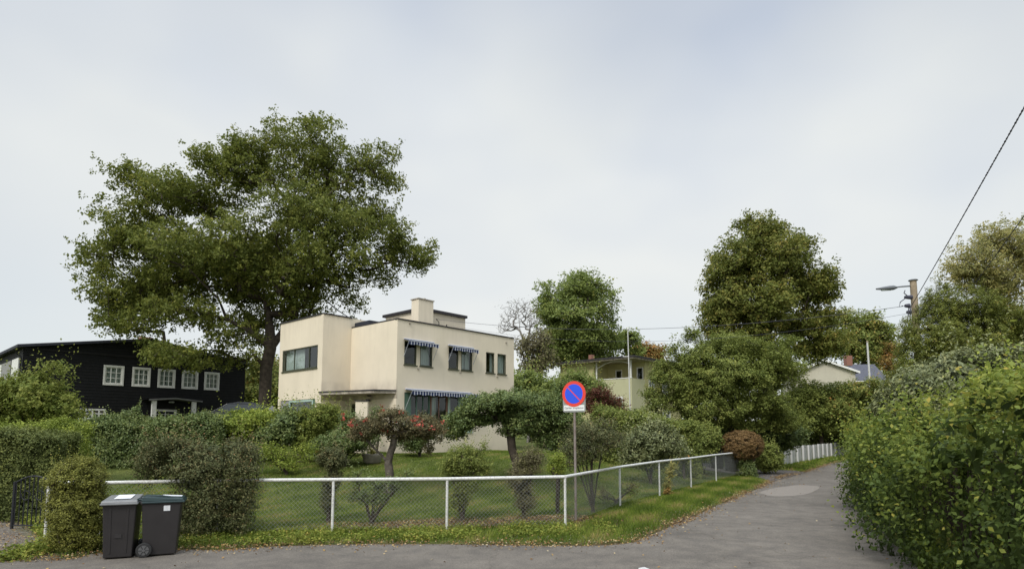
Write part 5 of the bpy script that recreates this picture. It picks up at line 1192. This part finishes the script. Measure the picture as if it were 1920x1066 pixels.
limbs = [[groundpt(1620, Y0)] + pxl([(1620, 690), (1618, 640)], Y0), pxl([(1618, 640), (1600, 610)], Y0), pxl([(1618, 640), (1635, 605)], Y0)]
lobes = lb(Y0, (1612, 598, 34, 24, 0, 4), (1640, 625, 36, 28, 0, 4), (1590, 640, 40, 34, 0, 4), (1660, 655, 34, 26, 0, 4), (1625, 660, 50, 26, 0, 4), (1575, 600, 18, 22, 0, 3))
tree('autumn_tree', 'yellowing autumn tree behind the slate-roofed house', 'tree', limbs, lobes, 420, .4, .42, 'l_autumn', tufts=5, per=13, s1=.75, s2=.36, step=1.6, rt=.03)
Y0 = 106
tree('orange_tree', 'narrow orange-red tree beside the dark conifer, behind the mast', 'tree', [[groundpt(1668, Y0)] + pxl([(1668, 700), (1668, 665)], Y0)], lb(Y0, (1668, 655, 10, 20), (1662, 680, 12, 18), (1678, 690, 12, 22)), 80, .2, .26, 'l_orange', tufts=4, per=9, s1=.4, s2=.25, step=1.2, rt=.03)
# background wood seen between the houses and crowns
rng = np.random.default_rng(77)
def woodland(name, segs, n, leaf, m):
    P = []
    for (x0, x1, y_top, Y) in segs:
        k = int(n * (x1 - x0)); px = x0 + (x1 - x0) * rng.random(k); top = y_top + 12 * np.sin(px * .045) + 8 * np.sin(px * .11 + 1)
        a_ = np.array([list(at(p_, t_, Y)) for p_, t_ in zip(px, top)]); a_[:, 2] = a_[:, 2] * rng.random(k) ** .5 * 1.0; a_[:, 1] += rng.normal(size=k) * 1.5; P.append(a_)
    T = np.vstack(P); PP, NN, sz, ti = clump_leaves(T, T.mean(0) - np.array((0, -20, 0)), rng, 3, 8, .6, .3, leaf, .5, .3)
    V, Fq = leaf_geo(PP, NN, sz, .65, rng); tag(raw_mesh(name, V, Fq, m, None, ti), 'dense belt of trees far behind the houses', 'woodland', kind='stuff')
woodland('woodland', [(430, 620, 700, 62), (940, 1300, 715, 84), (1280, 1720, 690, 122), (-80, 40, 720, 80)], 3.2, .42, M['l_olive'])
Y0 = 52
tree('background_tree', 'yellow-green tree glimpsed between the black house and the oak trunk', 'tree', [[groundpt(480, Y0)] + pxl([(480, 760), (478, 720)], Y0)], lb(Y0, (478, 715, 34, 45, 0, 3), (510, 730, 34, 50, 0, 3), (495, 680, 26, 26, 0, 3)), 300, .25, .22, 'l_autumn', tufts=4, per=12, s1=.45, s2=.2, step=1.1, rt=.02)

# olive fruit tree mass above the hedge
Y0 = 34
limbs = [[groundpt(1370, Y0)] + pxl([(1372, 800), (1368, 770)], Y0), pxl([(1372, 800), (1345, 740, -.5), (1320, 690, -.5), (1305, 640), (1300, 605)], Y0), pxl([(1368, 770), (1380, 700), (1390, 640)], Y0), pxl([(1372, 800), (1420, 750), (1450, 690), (1460, 650)], Y0), pxl([(1345, 740, -.5), (1290, 720), (1255, 690), (1245, 660)], Y0)]
lobes = lb(Y0, (1360, 650, 60, 34, 0, 2.2), (1305, 680, 52, 36, 0, 2), (1425, 670, 60, 36, 0, 2.2), (1370, 710, 90, 48, -.8, 2.4), (1460, 700, 48, 40, 0, 2), (1280, 730, 46, 42, 0, 1.8), (1340, 765, 70, 30, -.8, 2), (1430, 760, 60, 34, -.5, 2), (1240, 700, 26, 28, 0, 1.2), (1298, 630, 16, 20, 0, .7), (1262, 655, 14, 12, 0, .7), (1235, 760, 26, 26, 0, 1.2), (1480, 640, 20, 14, 0, 1), (1222, 735, 20, 22, 0, .8), (1215, 770, 26, 16, 0, .8), (1270, 640, 10, 12, 0, .5), (1380, 795, 60, 22, 0, 1.6), (1460, 785, 40, 30, 0, 1.6), (1310, 790, 40, 20, 0, 1.4))
tree('fruit_tree', 'broad bushy olive-green tree filling the gap left of the lane', 'tree', limbs, lobes, 1250, .2, .105, 'l_olive', bark='bark', tufts=6, per=20, s1=.22, s2=.10, step=.5, rt=.006, k=2.4, maxtips=700, up=.7, gap=-2)
Y0 = 52.5
limbs = [[groundpt(1540, Y0)] + pxl([(1540, 815), (1540, 780)], Y0), pxl([(1540, 780), (1510, 740)], Y0), pxl([(1540, 780), (1575, 745)], Y0)]
lobes = lb(Y0, (1515, 742, 44, 30, 0, 2), (1570, 745, 40, 32, 0, 2), (1540, 780, 60, 36, 0, 2.2), (1600, 778, 36, 38, 0, 2), (1490, 785, 40, 36, 0, 2), (1630, 752, 36, 34, 0, 2))
tree('bushy_tree', 'yellow-green bushy tree hanging over the white picket fence', 'tree', limbs, lobes, 800, .16, .18, 'l_olive', tufts=5, per=17, s1=.34, s2=.16, step=.6, rt=.008, k=2.4, maxtips=400, gap=-2)
Y0 = 51
shrub('undergrowth_shrub', 'deep green shrubs in the shade under the broad olive-green tree', lb(35, (1420, 815, 50, 26, 0, 1.4), (1360, 815, 40, 24, 0, 1.2), (1480, 820, 30, 26, 0, 1.2)), 420, .12, 'l_plum', per=11, s1=.2, s2=.1, tufts=4, fill=700)
shrub('undergrowth_shrub', 'deep green shrubs directly behind the white picket fence', lb(55, (1510, 815, 40, 26, 0, 1.8), (1560, 808, 36, 26, 0, 1.8), (1600, 805, 30, 30, 0, 1.8)), 420, .18, 'l_olive', per=11, s1=.3, s2=.15, tufts=4, fill=700)
shrub('copper_shrub', 'rust-tinged shrub among the bushes below the wooden mast', lb(Y0, (1600, 735, 26, 22, 0, 1.2), (1580, 760, 26, 22, 0, 1.2), (1640, 725, 20, 16, 0, 1)), 200, .16, 'l_autumn', tufts=4, per=12, s1=.26, s2=.13)

# right side: birch, conifer, rhododendron, foreground hedge
Y0 = 34
limbs = [[groundpt(1860, Y0)] + pxl([(1860, 700), (1858, 560), (1856, 480)], Y0), pxl([(1858, 560), (1830, 500), (1815, 460)], Y0), pxl([(1858, 560), (1890, 500), (1905, 440)], Y0)]
lobes = lb(Y0, (1868, 450, 34, 36, 0, 2), (1822, 485, 36, 36, 0, 2), (1910, 460, 40, 44, 0, 2), (1850, 520, 50, 36, 0, 2), (1900, 530, 50, 40, 0, 2), (1960, 480, 50, 60, 0, 2), (1795, 510, 24, 22, 0, 1.4), (1880, 590, 60, 30))
tree('birch_tree', 'pale yellow drooping birch at the right edge', 'tree', limbs, lobes, 640, .2, .12, 'l_birch', bark='bark_birch', tufts=5, per=15, s1=.22, s2=.11, step=.6, rt=.007, k=2.2, flat_=1.8)
Y0 = 21
limbs = [[groundpt(1800, Y0)] + pxl([(1800, 650), (1795, 600), (1790, 550)], Y0)]
lobes = lb(Y0, (1800, 575, 66, 42, 0, 1.3), (1750, 590, 36, 40, 0, 1.0), (1740, 640, 50, 50, 0, 1.2), (1850, 600, 60, 46, 0, 1.3), (1810, 650, 80, 50, -.3, 1.4), (1900, 620, 60, 40, 0, 1.2), (1712, 665, 24, 40, 0, .8), (1700, 620, 10, 24, 0, .5), (1880, 680, 70, 50, 0, 1.4), (1960, 640, 60, 60, 0, 1.4), (1765, 545, 18, 14, 0, .6), (1700, 700, 30, 30, 0, 1))
tree('thuja_bush', 'tall dense conifer bush hiding the lower part of the utility pole', 'tree', limbs, lobes, 1500, .14, .065, 'l_thuja', tufts=5, per=20, s1=.10, s2=.05, step=.4, rt=.005, k=3.5, maxtips=500, flat_=1.6, aspect=.4, outw=.9, gap=-2)
shrub('rowan_shrub', 'small red-leaved patch of shrub at the right edge above the grey-green bush', lb(19, (1905, 660, 20, 10, 0, .4)), 40, .07, 'l_red', s1=.08, s2=.05)
Y0 = 15
lobes = lb(Y0, (1720, 740, 50, 56, 0, .9), (1775, 705, 48, 36, 0, .8), (1840, 690, 60, 38, 0, .9), (1900, 680, 50, 34, 0, .8), (1790, 760, 90, 50, -.3, 1), (1900, 740, 80, 50, -.3, 1), (1675, 780, 34, 56, .6, .7), (1970, 700, 60, 60, 0, 1), (1660, 830, 30, 40, 1.5, .7))
shrub('rhododendron', 'grey-green broadleaf bush between the conifer and the yellow-tipped roadside hedge', lobes, 1000, .105, 'l_rhodo', per=10, s1=.13, s2=.07, tufts=4, stems=8, aspect=.42, fill=2500, maxtips=300)

# foreground hedge along the lane's right side
hp = [(6.95, 5.6), (7.05, 8.2), (7.75, 10.4), (9.1, 13.0), (11.0, 17.0), (13.9, 21.5), (17.4, 27.0), (21.5, 33.0), (27, 40), (34, 47)]
def hh(s):
    s = np.asarray(s, float); return 2.42 + .28 * np.exp(-(s / 4.5) ** 2) + .20 * np.sin(s * 1.3) + .14 * np.sin(s * 3.7 + 1)
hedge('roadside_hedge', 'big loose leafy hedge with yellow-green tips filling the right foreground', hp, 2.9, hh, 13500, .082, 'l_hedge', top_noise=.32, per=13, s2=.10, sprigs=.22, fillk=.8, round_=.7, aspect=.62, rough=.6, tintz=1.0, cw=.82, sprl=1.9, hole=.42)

shrub('yellow_green_bush', 'yellow-green bush poking up between roadside hedge and grey-green bush at the right edge', lb(12.6, (1885, 722, 44, 26, 0, .5), (1920, 735, 50, 30, 0, .5)), 260, .085, 'l_laurel', per=10, s1=.11, s2=.07, tufts=4)
# left: shrub in front of the black house, clipped hedges
Y0 = 25
lobes = lb(Y0, (40, 735, 60, 36, 0, 1.6), (85, 745, 40, 34, 0, 1.2), (20, 770, 60, 40, 0, 1.6), (110, 770, 40, 26, 0, 1.2), (70, 710, 12, 26, 0, .4), (112, 700, 10, 24, 0, .4), (-30, 760, 50, 60, 0, 2))
shrub('maple_shrub', 'light green shrub with upright shoots in front of the black house at the left edge', lobes, 520, .12, 'l_bright', per=12, s1=.2, s2=.10, tufts=4, stems=8, fill=300)
def hgt(px, Y, py):   # height above ground that puts a top at photo row py
    p = at(px, py, Y); return p.z - gz1(p.x, p.y)
def hpt(px, Y): return (ray(px, 800).x * Y, Y)
a_ = hgt(60, 15.2, 808); hedge('clipped_hedge', 'dark clipped box-shaped hedge at the far left', [hpt(-120, 14.8), hpt(60, 15.4), hpt(132, 15.6)], 1.5, a_, 2600, .05, 'l_box', per=12, s2=.05, round_=.2)
hedge('clipped_hedge', 'long clipped hedge top running behind the box-shaped hedge under the black house', [hpt(-150, 19.5), hpt(90, 19.5), hpt(170, 20)], 1.4, hgt(60, 19.5, 790), 1500, .06, 'l_laurel', per=12, s2=.06)
hedge('clipped_hedge', 'dark green clipped hedge below the porch of the black house', [hpt(170, 23.2), hpt(300, 23.4), hpt(425, 23.8)], 1.5, hgt(300, 23.4, 784), 2300, .075, 'l_plum', per=12, s2=.075, sprigs=.08)
shrub('climbing_shrub', 'upright leafy shoot standing left of the porch', lb(23.4, (248, 778, 14, 18, 0, .4), (215, 788, 22, 10, 0, .4)), 60, .08, 'l_plum', s1=.1, s2=.06)
shrub('laurel_shrub', 'bright green rounded shrub below the car', lb(24.5, (450, 800, 56, 28, 0, 1.1), (500, 795, 42, 26, 0, 1.0), (400, 812, 42, 22, 0, .9), (355, 815, 30, 18, 0, .7)), 620, .115, 'l_laurel', per=11, s1=.16, s2=.085, tufts=4, stems=7, fill=900)
shrub('dark_shrub', 'dark green rounded shrub beside the bright one, left of the light green ball', lb(24, (540, 800, 28, 34, 0, .8), (510, 815, 30, 24, 0, .8)), 330, .10, 'l_plum', per=11, s1=.14, s2=.08, tufts=4, fill=500)
shrub('light_green_shrub', 'fresh light green dome-shaped shrub in front of the wing window', lb(24.3, (590, 790, 36, 32, 0, .9), (615, 780, 26, 22, 0, .7), (575, 820, 34, 26, 0, .8)), 560, .075, 'l_bright', per=13, s1=.11, s2=.06, tufts=4, fill=700)
shrub('low_plant', 'loose yellow-green plant at the lawn edge below the bright shrub', lb(21.5, (505, 850, 34, 18, 0, .6), (540, 865, 26, 14, 0, .5), (570, 850, 20, 18, 0, .4)), 160, .06, 'l_laurel', per=10, s1=.1, s2=.06)
rosex = berries('l_flower', 'flower', 6, .085, spread=.05, cluster=10, front=True)
shrub('rose_bush', 'dark rose bush with red blooms left of the fruit tree', lb(23.0, (645, 828, 40, 30, 0, .8), (675, 815, 32, 28, 0, .7), (615, 840, 28, 22, 0, .6), (652, 790, 10, 14, 0, .3)), 520, .07, 'l_plum', per=11, s1=.13, s2=.065, tufts=4, extra=rosex, fill=500)
shrub('rose_bush', 'red-flowering rose standing beside the cream pillar', lb(25.6, (706, 772, 14, 10, 0, .3), (708, 790, 12, 16, 0, .3)), 60, .05, 'l_plum', s1=.06, s2=.04, extra=berries('l_flower', 'flower', 9, .09, spread=.05, cluster=10))
shrub('foundation_shrub', 'dark shrub against the house wall right of the fruit tree trunk', lb(25.5, (775, 822, 24, 24, 0, .7), (800, 810, 16, 18, 0, .5)), 260, .075, 'l_plum', per=11, s1=.11, s2=.06, tufts=4, fill=300)

# fruit tree with red tips
Y0 = 19
limbs = [[groundpt(729, Y0)] + pxl([(731, 890), (728, 868), (737, 835), (739, 820)], Y0), pxl([(728, 868), (715, 852), (700, 838), (680, 812), (665, 800)], Y0), pxl([(739, 820), (734, 800), (733, 785)], Y0), pxl([(739, 820), (745, 800), (742, 775)], Y0), pxl([(739, 820), (750, 812), (775, 808), (800, 806, -.3)], Y0), pxl([(734, 800), (760, 790), (790, 785)], Y0), pxl([(680, 812), (685, 800), (705, 795)], Y0)]
lobes = lb(Y0, (738, 780, 34, 18, 0, .9), (700, 800, 42, 22, 0, .9), (785, 795, 40, 24, 0, .9), (760, 812, 44, 16, .3, .8), (815, 805, 28, 26, 0, .7), (675, 815, 24, 16, 0, .7), (805, 838, 10, 14, 0, .3))
tree('red_tipped_tree', 'low gnarled fruit tree with red blossom clusters in the middle of the lawn', 'tree', limbs, lobes, 420, .13, .062, 'l_apple', bark='bark_light', tufts=4, per=13, s1=.10, s2=.05, step=.25, rt=.004, k=2.2, maxtips=320, gap=-2, extra=berries('l_flower', 'blossom', 20, .07, spread=.05, cluster=9, front=True))
# spreading dark tree
Y0 = 20.5
limbs = [[groundpt(972, Y0)] + pxl([(970, 880), (960, 840), (957, 812)], Y0), pxl([(957, 812), (930, 780), (895, 765), (860, 765)], Y0), pxl([(957, 812), (975, 780), (1010, 770), (1050, 780)], Y0), pxl([(957, 812), (960, 780), (955, 750)], Y0), pxl([(1010, 770), (1040, 810), (1060, 840)], Y0)]
lobes = lb(Y0, (905, 758, 46, 22, 0, 1.2), (960, 752, 56, 24, 0, 1.3), (870, 785, 34, 26, 0, .9), (1020, 760, 50, 28, 0, 1.2), (1060, 790, 40, 34, 0, 1.1), (990, 790, 50, 24, 0, 1.1), (850, 810, 26, 18, 0, .6), (1030, 820, 36, 26, 0, .8), (950, 780, 30, 22, .4, .8), (945, 810, 14, 14, 0, .3), (1060, 730, 24, 20, .5, .8), (905, 785, 40, 14, .3, .9))
tree('spreading_tree', 'dark green umbrella-shaped tree leaning over the lawn behind the sign', 'tree', limbs, lobes, 900, .15, .075, 'l_plum', tufts=5, per=14, s1=.12, s2=.06, step=.3, rt=.004, k=2.6, maxtips=420, gap=-2)
# bushes right of the sign
shrub('twiggy_shrub', 'dark twiggy shrub with bare splayed stems just right of the sign pole', lb(16.5, (1105, 830, 50, 30, 0, .7), (1075, 850, 30, 30, 0, .5), (1140, 815, 34, 30, 0, .6), (1095, 810, 40, 20, 0, .6)), 520, .045, 'l_mixed', base=hpt(1110, 16.5), per=11, s1=.09, s2=.05, tufts=3, stems=12, Rb=.03, maxtips=260, k=2.2)
shrub('broadleaf_bush', 'large-leaved grey-green bush in front of the clipped hedge right of the sign', lb(24.5, (1210, 833, 44, 30, 0, .9), (1190, 858, 28, 16, 0, .6), (1250, 838, 34, 26, 0, .8), (1225, 810, 30, 20, 0, .7)), 420, .11, 'l_rhodo', per=9, s1=.14, s2=.08, tufts=4, aspect=.45, fill=500)
hedge('clipped_hedge', 'broad clipped green hedge behind the side fence in front of the fruit tree mass', [hpt(1120, 29.5), hpt(1230, 28.5), hpt(1310, 28.0)], 1.6, hgt(1250, 28.5, 785), 2300, .095, 'l_olive', per=11, s2=.09, sprigs=.05)
shrub('hedge_end_shrub', 'shrub with yellowing leaves left of the driveway bins', lb(30, (1325, 825, 26, 30, 0, .9), (1310, 850, 20, 14, 0, .6)), 280, .095, 'l_olive', per=10, s1=.14, s2=.08, tufts=4, fill=300)
shrub('pink_flower_plant', 'small plant with faded pink flower heads behind the side fence', lb(27, (1282, 858, 10, 8, 0, .25)), 30, .06, 'l_mixed', s1=.06, s2=.04, extra=berries('l_orange', 'flower', 5, .06, spread=.04, cluster=10))
shrub('green_shrub', 'mid-green shrub left of the red creeper, above the sign', lb(36, (1080, 712, 30, 18, 0, 1.1), (1110, 735, 30, 26, 0, 1.1), (1140, 770, 34, 26, 0, 1.2), (1175, 790, 30, 22, 0, 1.1)), 460, .12, 'l_linden', per=11, s1=.2, s2=.1, tufts=4, fill=500)
shrub('red_creeper', 'dark red creeper draped over the shrubs before the yellow-green house', lb(34.6, (1120, 738, 26, 12, 0, .6), (1148, 752, 22, 11, 0, .5), (1168, 770, 7, 12, 0, .3), (1110, 760, 16, 14, 0, .5), (1060, 772, 6, 6, -1, .3)), 170, .09, 'l_red', per=10, s1=.14, s2=.09, tufts=3)
shrub('tall_shrub', 'dense dark shrubs filling the gap right of the cream house', lb(40, (990, 720, 34, 24, 0, 1.5), (975, 745, 30, 26, 0, 1.3), (1025, 735, 34, 26, 0, 1.5), (1050, 770, 40, 30, 0, 1.5)), 480, .15, 'l_linden', per=11, s1=.25, s2=.12, tufts=4, fill=600)
# topiary ball and neighbours by the driveway
ballp = hpt(1393, 29.6)
shrub('ball_topiary', 'brown clipped dome-shaped bush at the end of the side fence', lb(29.6, (1391, 834, 37, 27, 0, .95)), 800, .045, 'l_ballbrown', base=ballp, per=14, s1=.05, s2=.035, tufts=3, stems=6, k=14, fill=700, Rb=.09, outw=1.0, gap=-2, shoots=0)
shrub('round_shrub', 'green round shrub between the brown dome and the white picket fence', lb(31, (1440, 858, 24, 26, 0, .7), (1425, 845, 16, 14, 0, .5)), 360, .08, 'l_olive', per=11, s1=.1, s2=.06, tufts=4, fill=400)
shrub('ivy_stump', 'leafy dark growth at the foot of the brown dome bush', lb(29.3, (1402, 880, 14, 18, 0, .4)), 110, .07, 'l_plum', s1=.08, s2=.05)

# fence-line plants, front
shrub('golden_shrub', 'golden-green clipped column shrub left of the bins', lb(11.45, (146, 900, 46, 42, 0, .48), (147, 955, 48, 52, 0, .50), (150, 1005, 44, 40, 0, .46)), 1400, .032, 'l_gold', base=hpt(146, 11.45), per=13, s1=.045, s2=.03, tufts=3, stems=8, k=9, fill=1600, Rb=.03, outw=.9, maxtips=200, gap=-2, shoots=.03)
lobes = lb(12.9, (300, 855, 42, 34, 0, .45), (360, 870, 60, 42, 0, .6), (430, 860, 58, 36, 0, .55), (460, 890, 30, 50, 0, .45), (400, 930, 70, 60, -.1, .6), (370, 980, 50, 44, -.2, .5), (440, 960, 40, 44, 0, .5), (285, 880, 24, 26, 0, .35), (330, 840, 40, 20, 0, .4), (410, 838, 40, 14, 0, .4))
shrub('mixed_shrub', 'big untrimmed grey-green bush growing through the front fence right of the bins', lobes, 1250, .045, 'l_mixed', base=hpt(390, 12.9), per=11, s1=.085, s2=.05, tufts=4, stems=18, fill=700, Rb=.03, maxtips=420, gap=-.2, shoots=.2, k=2.5)
shrub('fence_shrub', 'slim dark shrub standing behind the post left of the fruit tree', lb(14.7, (622, 860, 28, 20, 0, .3), (622, 895, 16, 26, 0, .2), (615, 940, 12, 34, 0, .15)), 520, .038, 'l_mixed', base=hpt(620, 14.7), per=10, s1=.05, s2=.035, stems=12, k=2.4)
shrub('fence_shrub', 'olive-brown vase-shaped shrub behind the middle of the front fence', lb(14.9, (870, 862, 36, 28, 0, .4), (845, 880, 22, 22, 0, .3), (872, 905, 24, 30, 0, .3), (905, 840, 9, 14, 0, .12), (860, 940, 16, 26, 0, .2), (900, 870, 20, 26, 0, .3)), 900, .04, 'l_olive', base=hpt(868, 14.9), per=10, s1=.06, s2=.04, stems=18, k=2.0, maxtips=240)
shrub('fence_shrub', 'reddish-brown twiggy shrub behind the fence left of the sign', lb(15.1, (995, 865, 28, 26, 0, .35), (975, 895, 26, 30, 0, .35), (985, 935, 18, 30, 0, .25)), 600, .038, 'l_brown', base=hpt(982, 15.1), per=9, s1=.06, s2=.04, stems=18, k=2.0, maxtips=240)
shrub('sapling', 'small green plant behind the fence between the reddish shrub and sign', lb(16, (1045, 870, 14, 22, 0, .2)), 60, .045, 'l_laurel', s1=.06, s2=.04)
shrub('sucker_shoots', 'dark leafy shoots sprouting around the fruit tree foot at the fence', lb(14.6, (668, 895, 16, 18, 0, .2), (700, 905, 24, 14, 0, .25), (735, 905, 24, 12, 0, .25), (765, 890, 10, 12, 0, .12), (690, 930, 40, 16, 0, .3)), 240, .045, 'l_plum', base=hpt(700, 14.6), per=7, s1=.06, s2=.04, stems=14, k=1.6)
# slim orange-leaved plant on the side fence
op = hpt(1252, 20.7)
shrub('orange_vine', 'slender vine turning orange climbing the side fence', lb(20.7, (1256, 885, 7, 12, 0, .1), (1252, 905, 7, 12, 0, .1), (1262, 872, 7, 5, 0, .1)), 50, .06, 'l_birch', base=op, per=6, s1=.04, s2=.03, stems=3, Rb=.01)
shrub('orange_vine', 'bright orange leaf cluster at the foot of the slender vine', lb(20.6, (1252, 923, 7, 9, 0, .1)), 22, .06, 'l_orange', per=6, s1=.04, s2=.03, stems=2, Rb=.008)
shrub('spent_perennial', 'brownish perennial behind the first side fence panel', lb(18.5, (1180, 915, 22, 14, 0, .35), (1130, 925, 16, 14, 0, .3)), 70, .04, 'l_brown', per=6, s1=.08, s2=.05, stems=8)

# ------------------------------------------------------------------ grass, weeds, litter
rng = np.random.default_rng(9)
def blades(name, n, xr, yr, hmin, hmax, keep, m, wid=.012, seg=None, label='short lawn grass'):
    x = xr[0] + (xr[1] - xr[0]) * rng.random(n); y = yr[0] + (yr[1] - yr[0]) * rng.random(n)
    k = keep(x, y); x, y = x[k], y[k]; n = len(x); z = gz(x, y)
    hgt_ = hmin + (hmax - hmin) * rng.random(n) ** 1.6; a = rng.random(n) * 6.283; ln = rng.normal(size=(n, 2)) * .35
    wv = np.stack([np.cos(a), np.sin(a)], 1) * (wid * (.6 + .8 * rng.random(n)))[:, None]
    V = np.zeros((n, 4, 3)); b0 = np.stack([x, y, z - .01], 1); V[:, 0] = b0; V[:, 1] = b0; V[:, 0, :2] -= wv; V[:, 1, :2] += wv
    tp = b0.copy(); tp[:, :2] += ln * hgt_[:, None]; tp[:, 2] += hgt_; V[:, 2] = tp; V[:, 3] = tp; V[:, 2, :2] += wv * .25; V[:, 3, :2] -= wv * .25
    patch = .5 + .25 * np.sin(x * 2.1 + y * 1.3) + .2 * np.sin(x * 5.3 - y * 3.1); ti = np.clip((patch - .5) * 1.3 + .35 + (rng.random(n) - .35) * .7, 0, 1)
    o = raw_mesh(name, V.reshape(-1, 3), np.arange(4 * n).reshape(n, 4), m, None, ti); tag(o, label, 'grass', kind='stuff')
def vis(x, y, margin=60):
    px = CX + x / y * F; return (px > -margin) & (px < 1920 + margin)
offroad = lambda x, y, d=.04: ~inside(ROAD, x, y) & (dist(ROAD_L, x, y, False) > d)
nodirt = lambda x, y: ~inside(DIRT, x, y) & ~inside(DRIVE, x, y)
fl_ = lambda x: 13.9 + (x - 1.2) * (13.9 - 12.36) / 10.52
behind = lambda x, y: ((x - 1.2) * -.852 + (y - 13.9) * .524 > -.05) & (y > fl_(x) - .05)
blades('lawn_grass', 330000, (-12.5, 11), (12.6, 31), .025, .065, lambda x, y: vis(x, y) & behind(x, y) & nodirt(x, y) & (rng.random(len(x)) < np.clip(1.15 - (y - 14) / 26, .35, 1)) & ~((y - fl_(x) < 1.6 + .3 * np.sin(x * 2)) & (x > -4) & (x < 4.2) & (rng.random(len(x)) < .86)), M['l_grass'], .010)
verge = lambda x, y: vis(x, y) & offroad(x, y, .03) & nodirt(x, y) & ~behind(x, y) & (x < 12) | (vis(x, y) & behind(x, y) & (y - fl_(x) < .25) & (x < 1.2) & nodirt(x, y))
blades('verge_grass', 420000, (-11.5, 12), (9.8, 31), .03, .13, lambda x, y: verge(x, y) & (rng.random(len(x)) < ss(.0, .35, dist(ROAD_L, x, y, False)) + .15), M['l_grass'], .008, label='rough roadside grass on the verge')
blades('verge_grass', 60000, (12, 27), (30, 54), .05, .2, lambda x, y: vis(x, y) & offroad(x, y, .05) & nodirt(x, y) & (dist(ROAD_L, x, y, False) < 3.2), M['l_grass'], .02, label='grass strip between lane and picket fence')
def weeds(name, n, xr, yr, keep, size, hmax, m, label):
    x = xr[0] + (xr[1] - xr[0]) * rng.random(n); y = yr[0] + (yr[1] - yr[0]) * rng.random(n); k = keep(x, y); x, y = x[k], y[k]; n = len(x); q = 9
    z = gz(x, y); hh_ = hmax * (.3 + .7 * rng.random(n)); P = np.stack([x, y, z], 1)[:, None] + np.concatenate([rng.normal(size=(n, q, 2)) * .05, (rng.random((n, q, 1)) * hh_[:, None, None])], 2)
    P = P.reshape(-1, 3); NN = rng.normal(size=P.shape) * .6; NN[:, 2] += 1; ti = np.clip(np.repeat(rng.random(n), q) * .6 + rng.random(n * q) * .4, 0, 1)
    V, Fq = leaf_geo(P, NN, size * (.5 + rng.random(len(P))), .65, rng); tag(raw_mesh(name, V, Fq, m, None, ti), label, 'weeds', kind='stuff')
weeds('weeds', 40000, (-10.5, 5.5), (9.9, 17), lambda x, y: vis(x, y) & offroad(x, y, .12) & nodirt(x, y) & (np.abs(y - fl_(x) + .35) < .75) & (x < 2.2) & (rng.random(len(x)) < .55 + .35 * np.sin(x * 2.7) + .3 * np.sin(x * 6.1 + 1)), .045, .15, M['l_weed'], 'leafy weeds in front of the chain-link fence')
weeds('weeds', 9000, (-13, -8.2), (10.5, 15.6), lambda x, y: vis(x, y, 100) & ~inside(DIRT, x, y) & (y > 12.3 + (x + 9.5) * .0) & (x < -8.6) | ((np.abs(x + 8.3) < .6) & (y < 11.6) & (y > 10.3)), .05, .22, M['l_weed'], 'weeds and ivy at the foot of the left hedge')
def litter(name, n, keep, xr, yr, label, size=.045):
    x = xr[0] + (xr[1] - xr[0]) * rng.random(n); y = yr[0] + (yr[1] - yr[0]) * rng.random(n); k = keep(x, y); x, y = x[k], y[k]; n = len(x)
    z = np.where(inside(ROAD, x, y), .016, gz(x, y) + .02); P = np.stack([x, y, z + rng.random(n) * .015], 1); NN = rng.normal(size=(n, 3)) * .35; NN[:, 2] += 1
    V, Fq = leaf_geo(P, NN, size * (.5 + .8 * rng.random(n)), .7, rng); tag(raw_mesh(name, V, Fq, M['l_fallen'], None, rng.random(n)), label, 'leaf litter', kind='stuff')
EP = np.array(ROAD_L[1:-2]); es = np.concatenate([[0], np.cumsum(np.linalg.norm(np.diff(EP, axis=0), axis=1))])
def edge_litter(name, n, sig, size, label, m):
    q = rng.random(n) * es[-1]; q = q[(.55 + .45 * np.sin(q * 1.7) * np.sin(q * .6 + 1)) > rng.random(len(q))]; n = len(q)
    x = np.interp(q, es, EP[:, 0]) + rng.normal(size=n) * sig; y = np.interp(q, es, EP[:, 1]) + rng.normal(size=n) * sig + .03
    ins_ = inside(ROAD, x, y); z = np.where(ins_, .012, gz(x, y) + .035) + rng.random(n) * .02; NN = rng.normal(size=(n, 3)) * .4; NN[:, 2] += 1
    V, Fq = leaf_geo(np.stack([x, y, z], 1), NN, size * (.4 + .9 * rng.random(n)), .75, rng); tag(raw_mesh(name, V, Fq, m, None, rng.random(n)), label, 'leaf litter', kind='stuff')
edge_litter('fallen_leaves', 15000, .13, .045, 'brown and orange fallen leaves along the road edge', M['l_fallen'])
edge_litter('fallen_leaves', 3400, .42, .045, 'loose leaves blown onto the asphalt near the verge', M['l_fallen'])
M['grit'] = leafmat('road_grit', [(0, (.08, .07, .06)), (1, (.30, .27, .23))], .01, .9, .1, gain=(1, 1, 1))
edge_litter('road_grit', 30000, .30, .016, 'fine grit and broken edge crumbs along the asphalt edge', M['grit'])
litter('scattered_leaves', 60000, lambda x, y: vis(x, y) & (rng.random(len(x)) < .012), (-12, 14), (9.5, 30), 'few fallen leaves scattered over lawn and road', .05)
litter('bed_litter', 30000, lambda x, y: vis(x, y) & behind(x, y) & (y - fl_(x) < 1.7) & (x > -4.4) & (x < 4.2) & (rng.random(len(x)) < .5), (-5, 5), (13, 16), 'dead leaves covering the soil bed behind the front fence', .04)
litter('gravel_litter', 12000, lambda x, y: inside(DIRT, x, y), (-14, -6), (9.6, 16), 'stones and dead leaves on the dirt path at the left', .035)
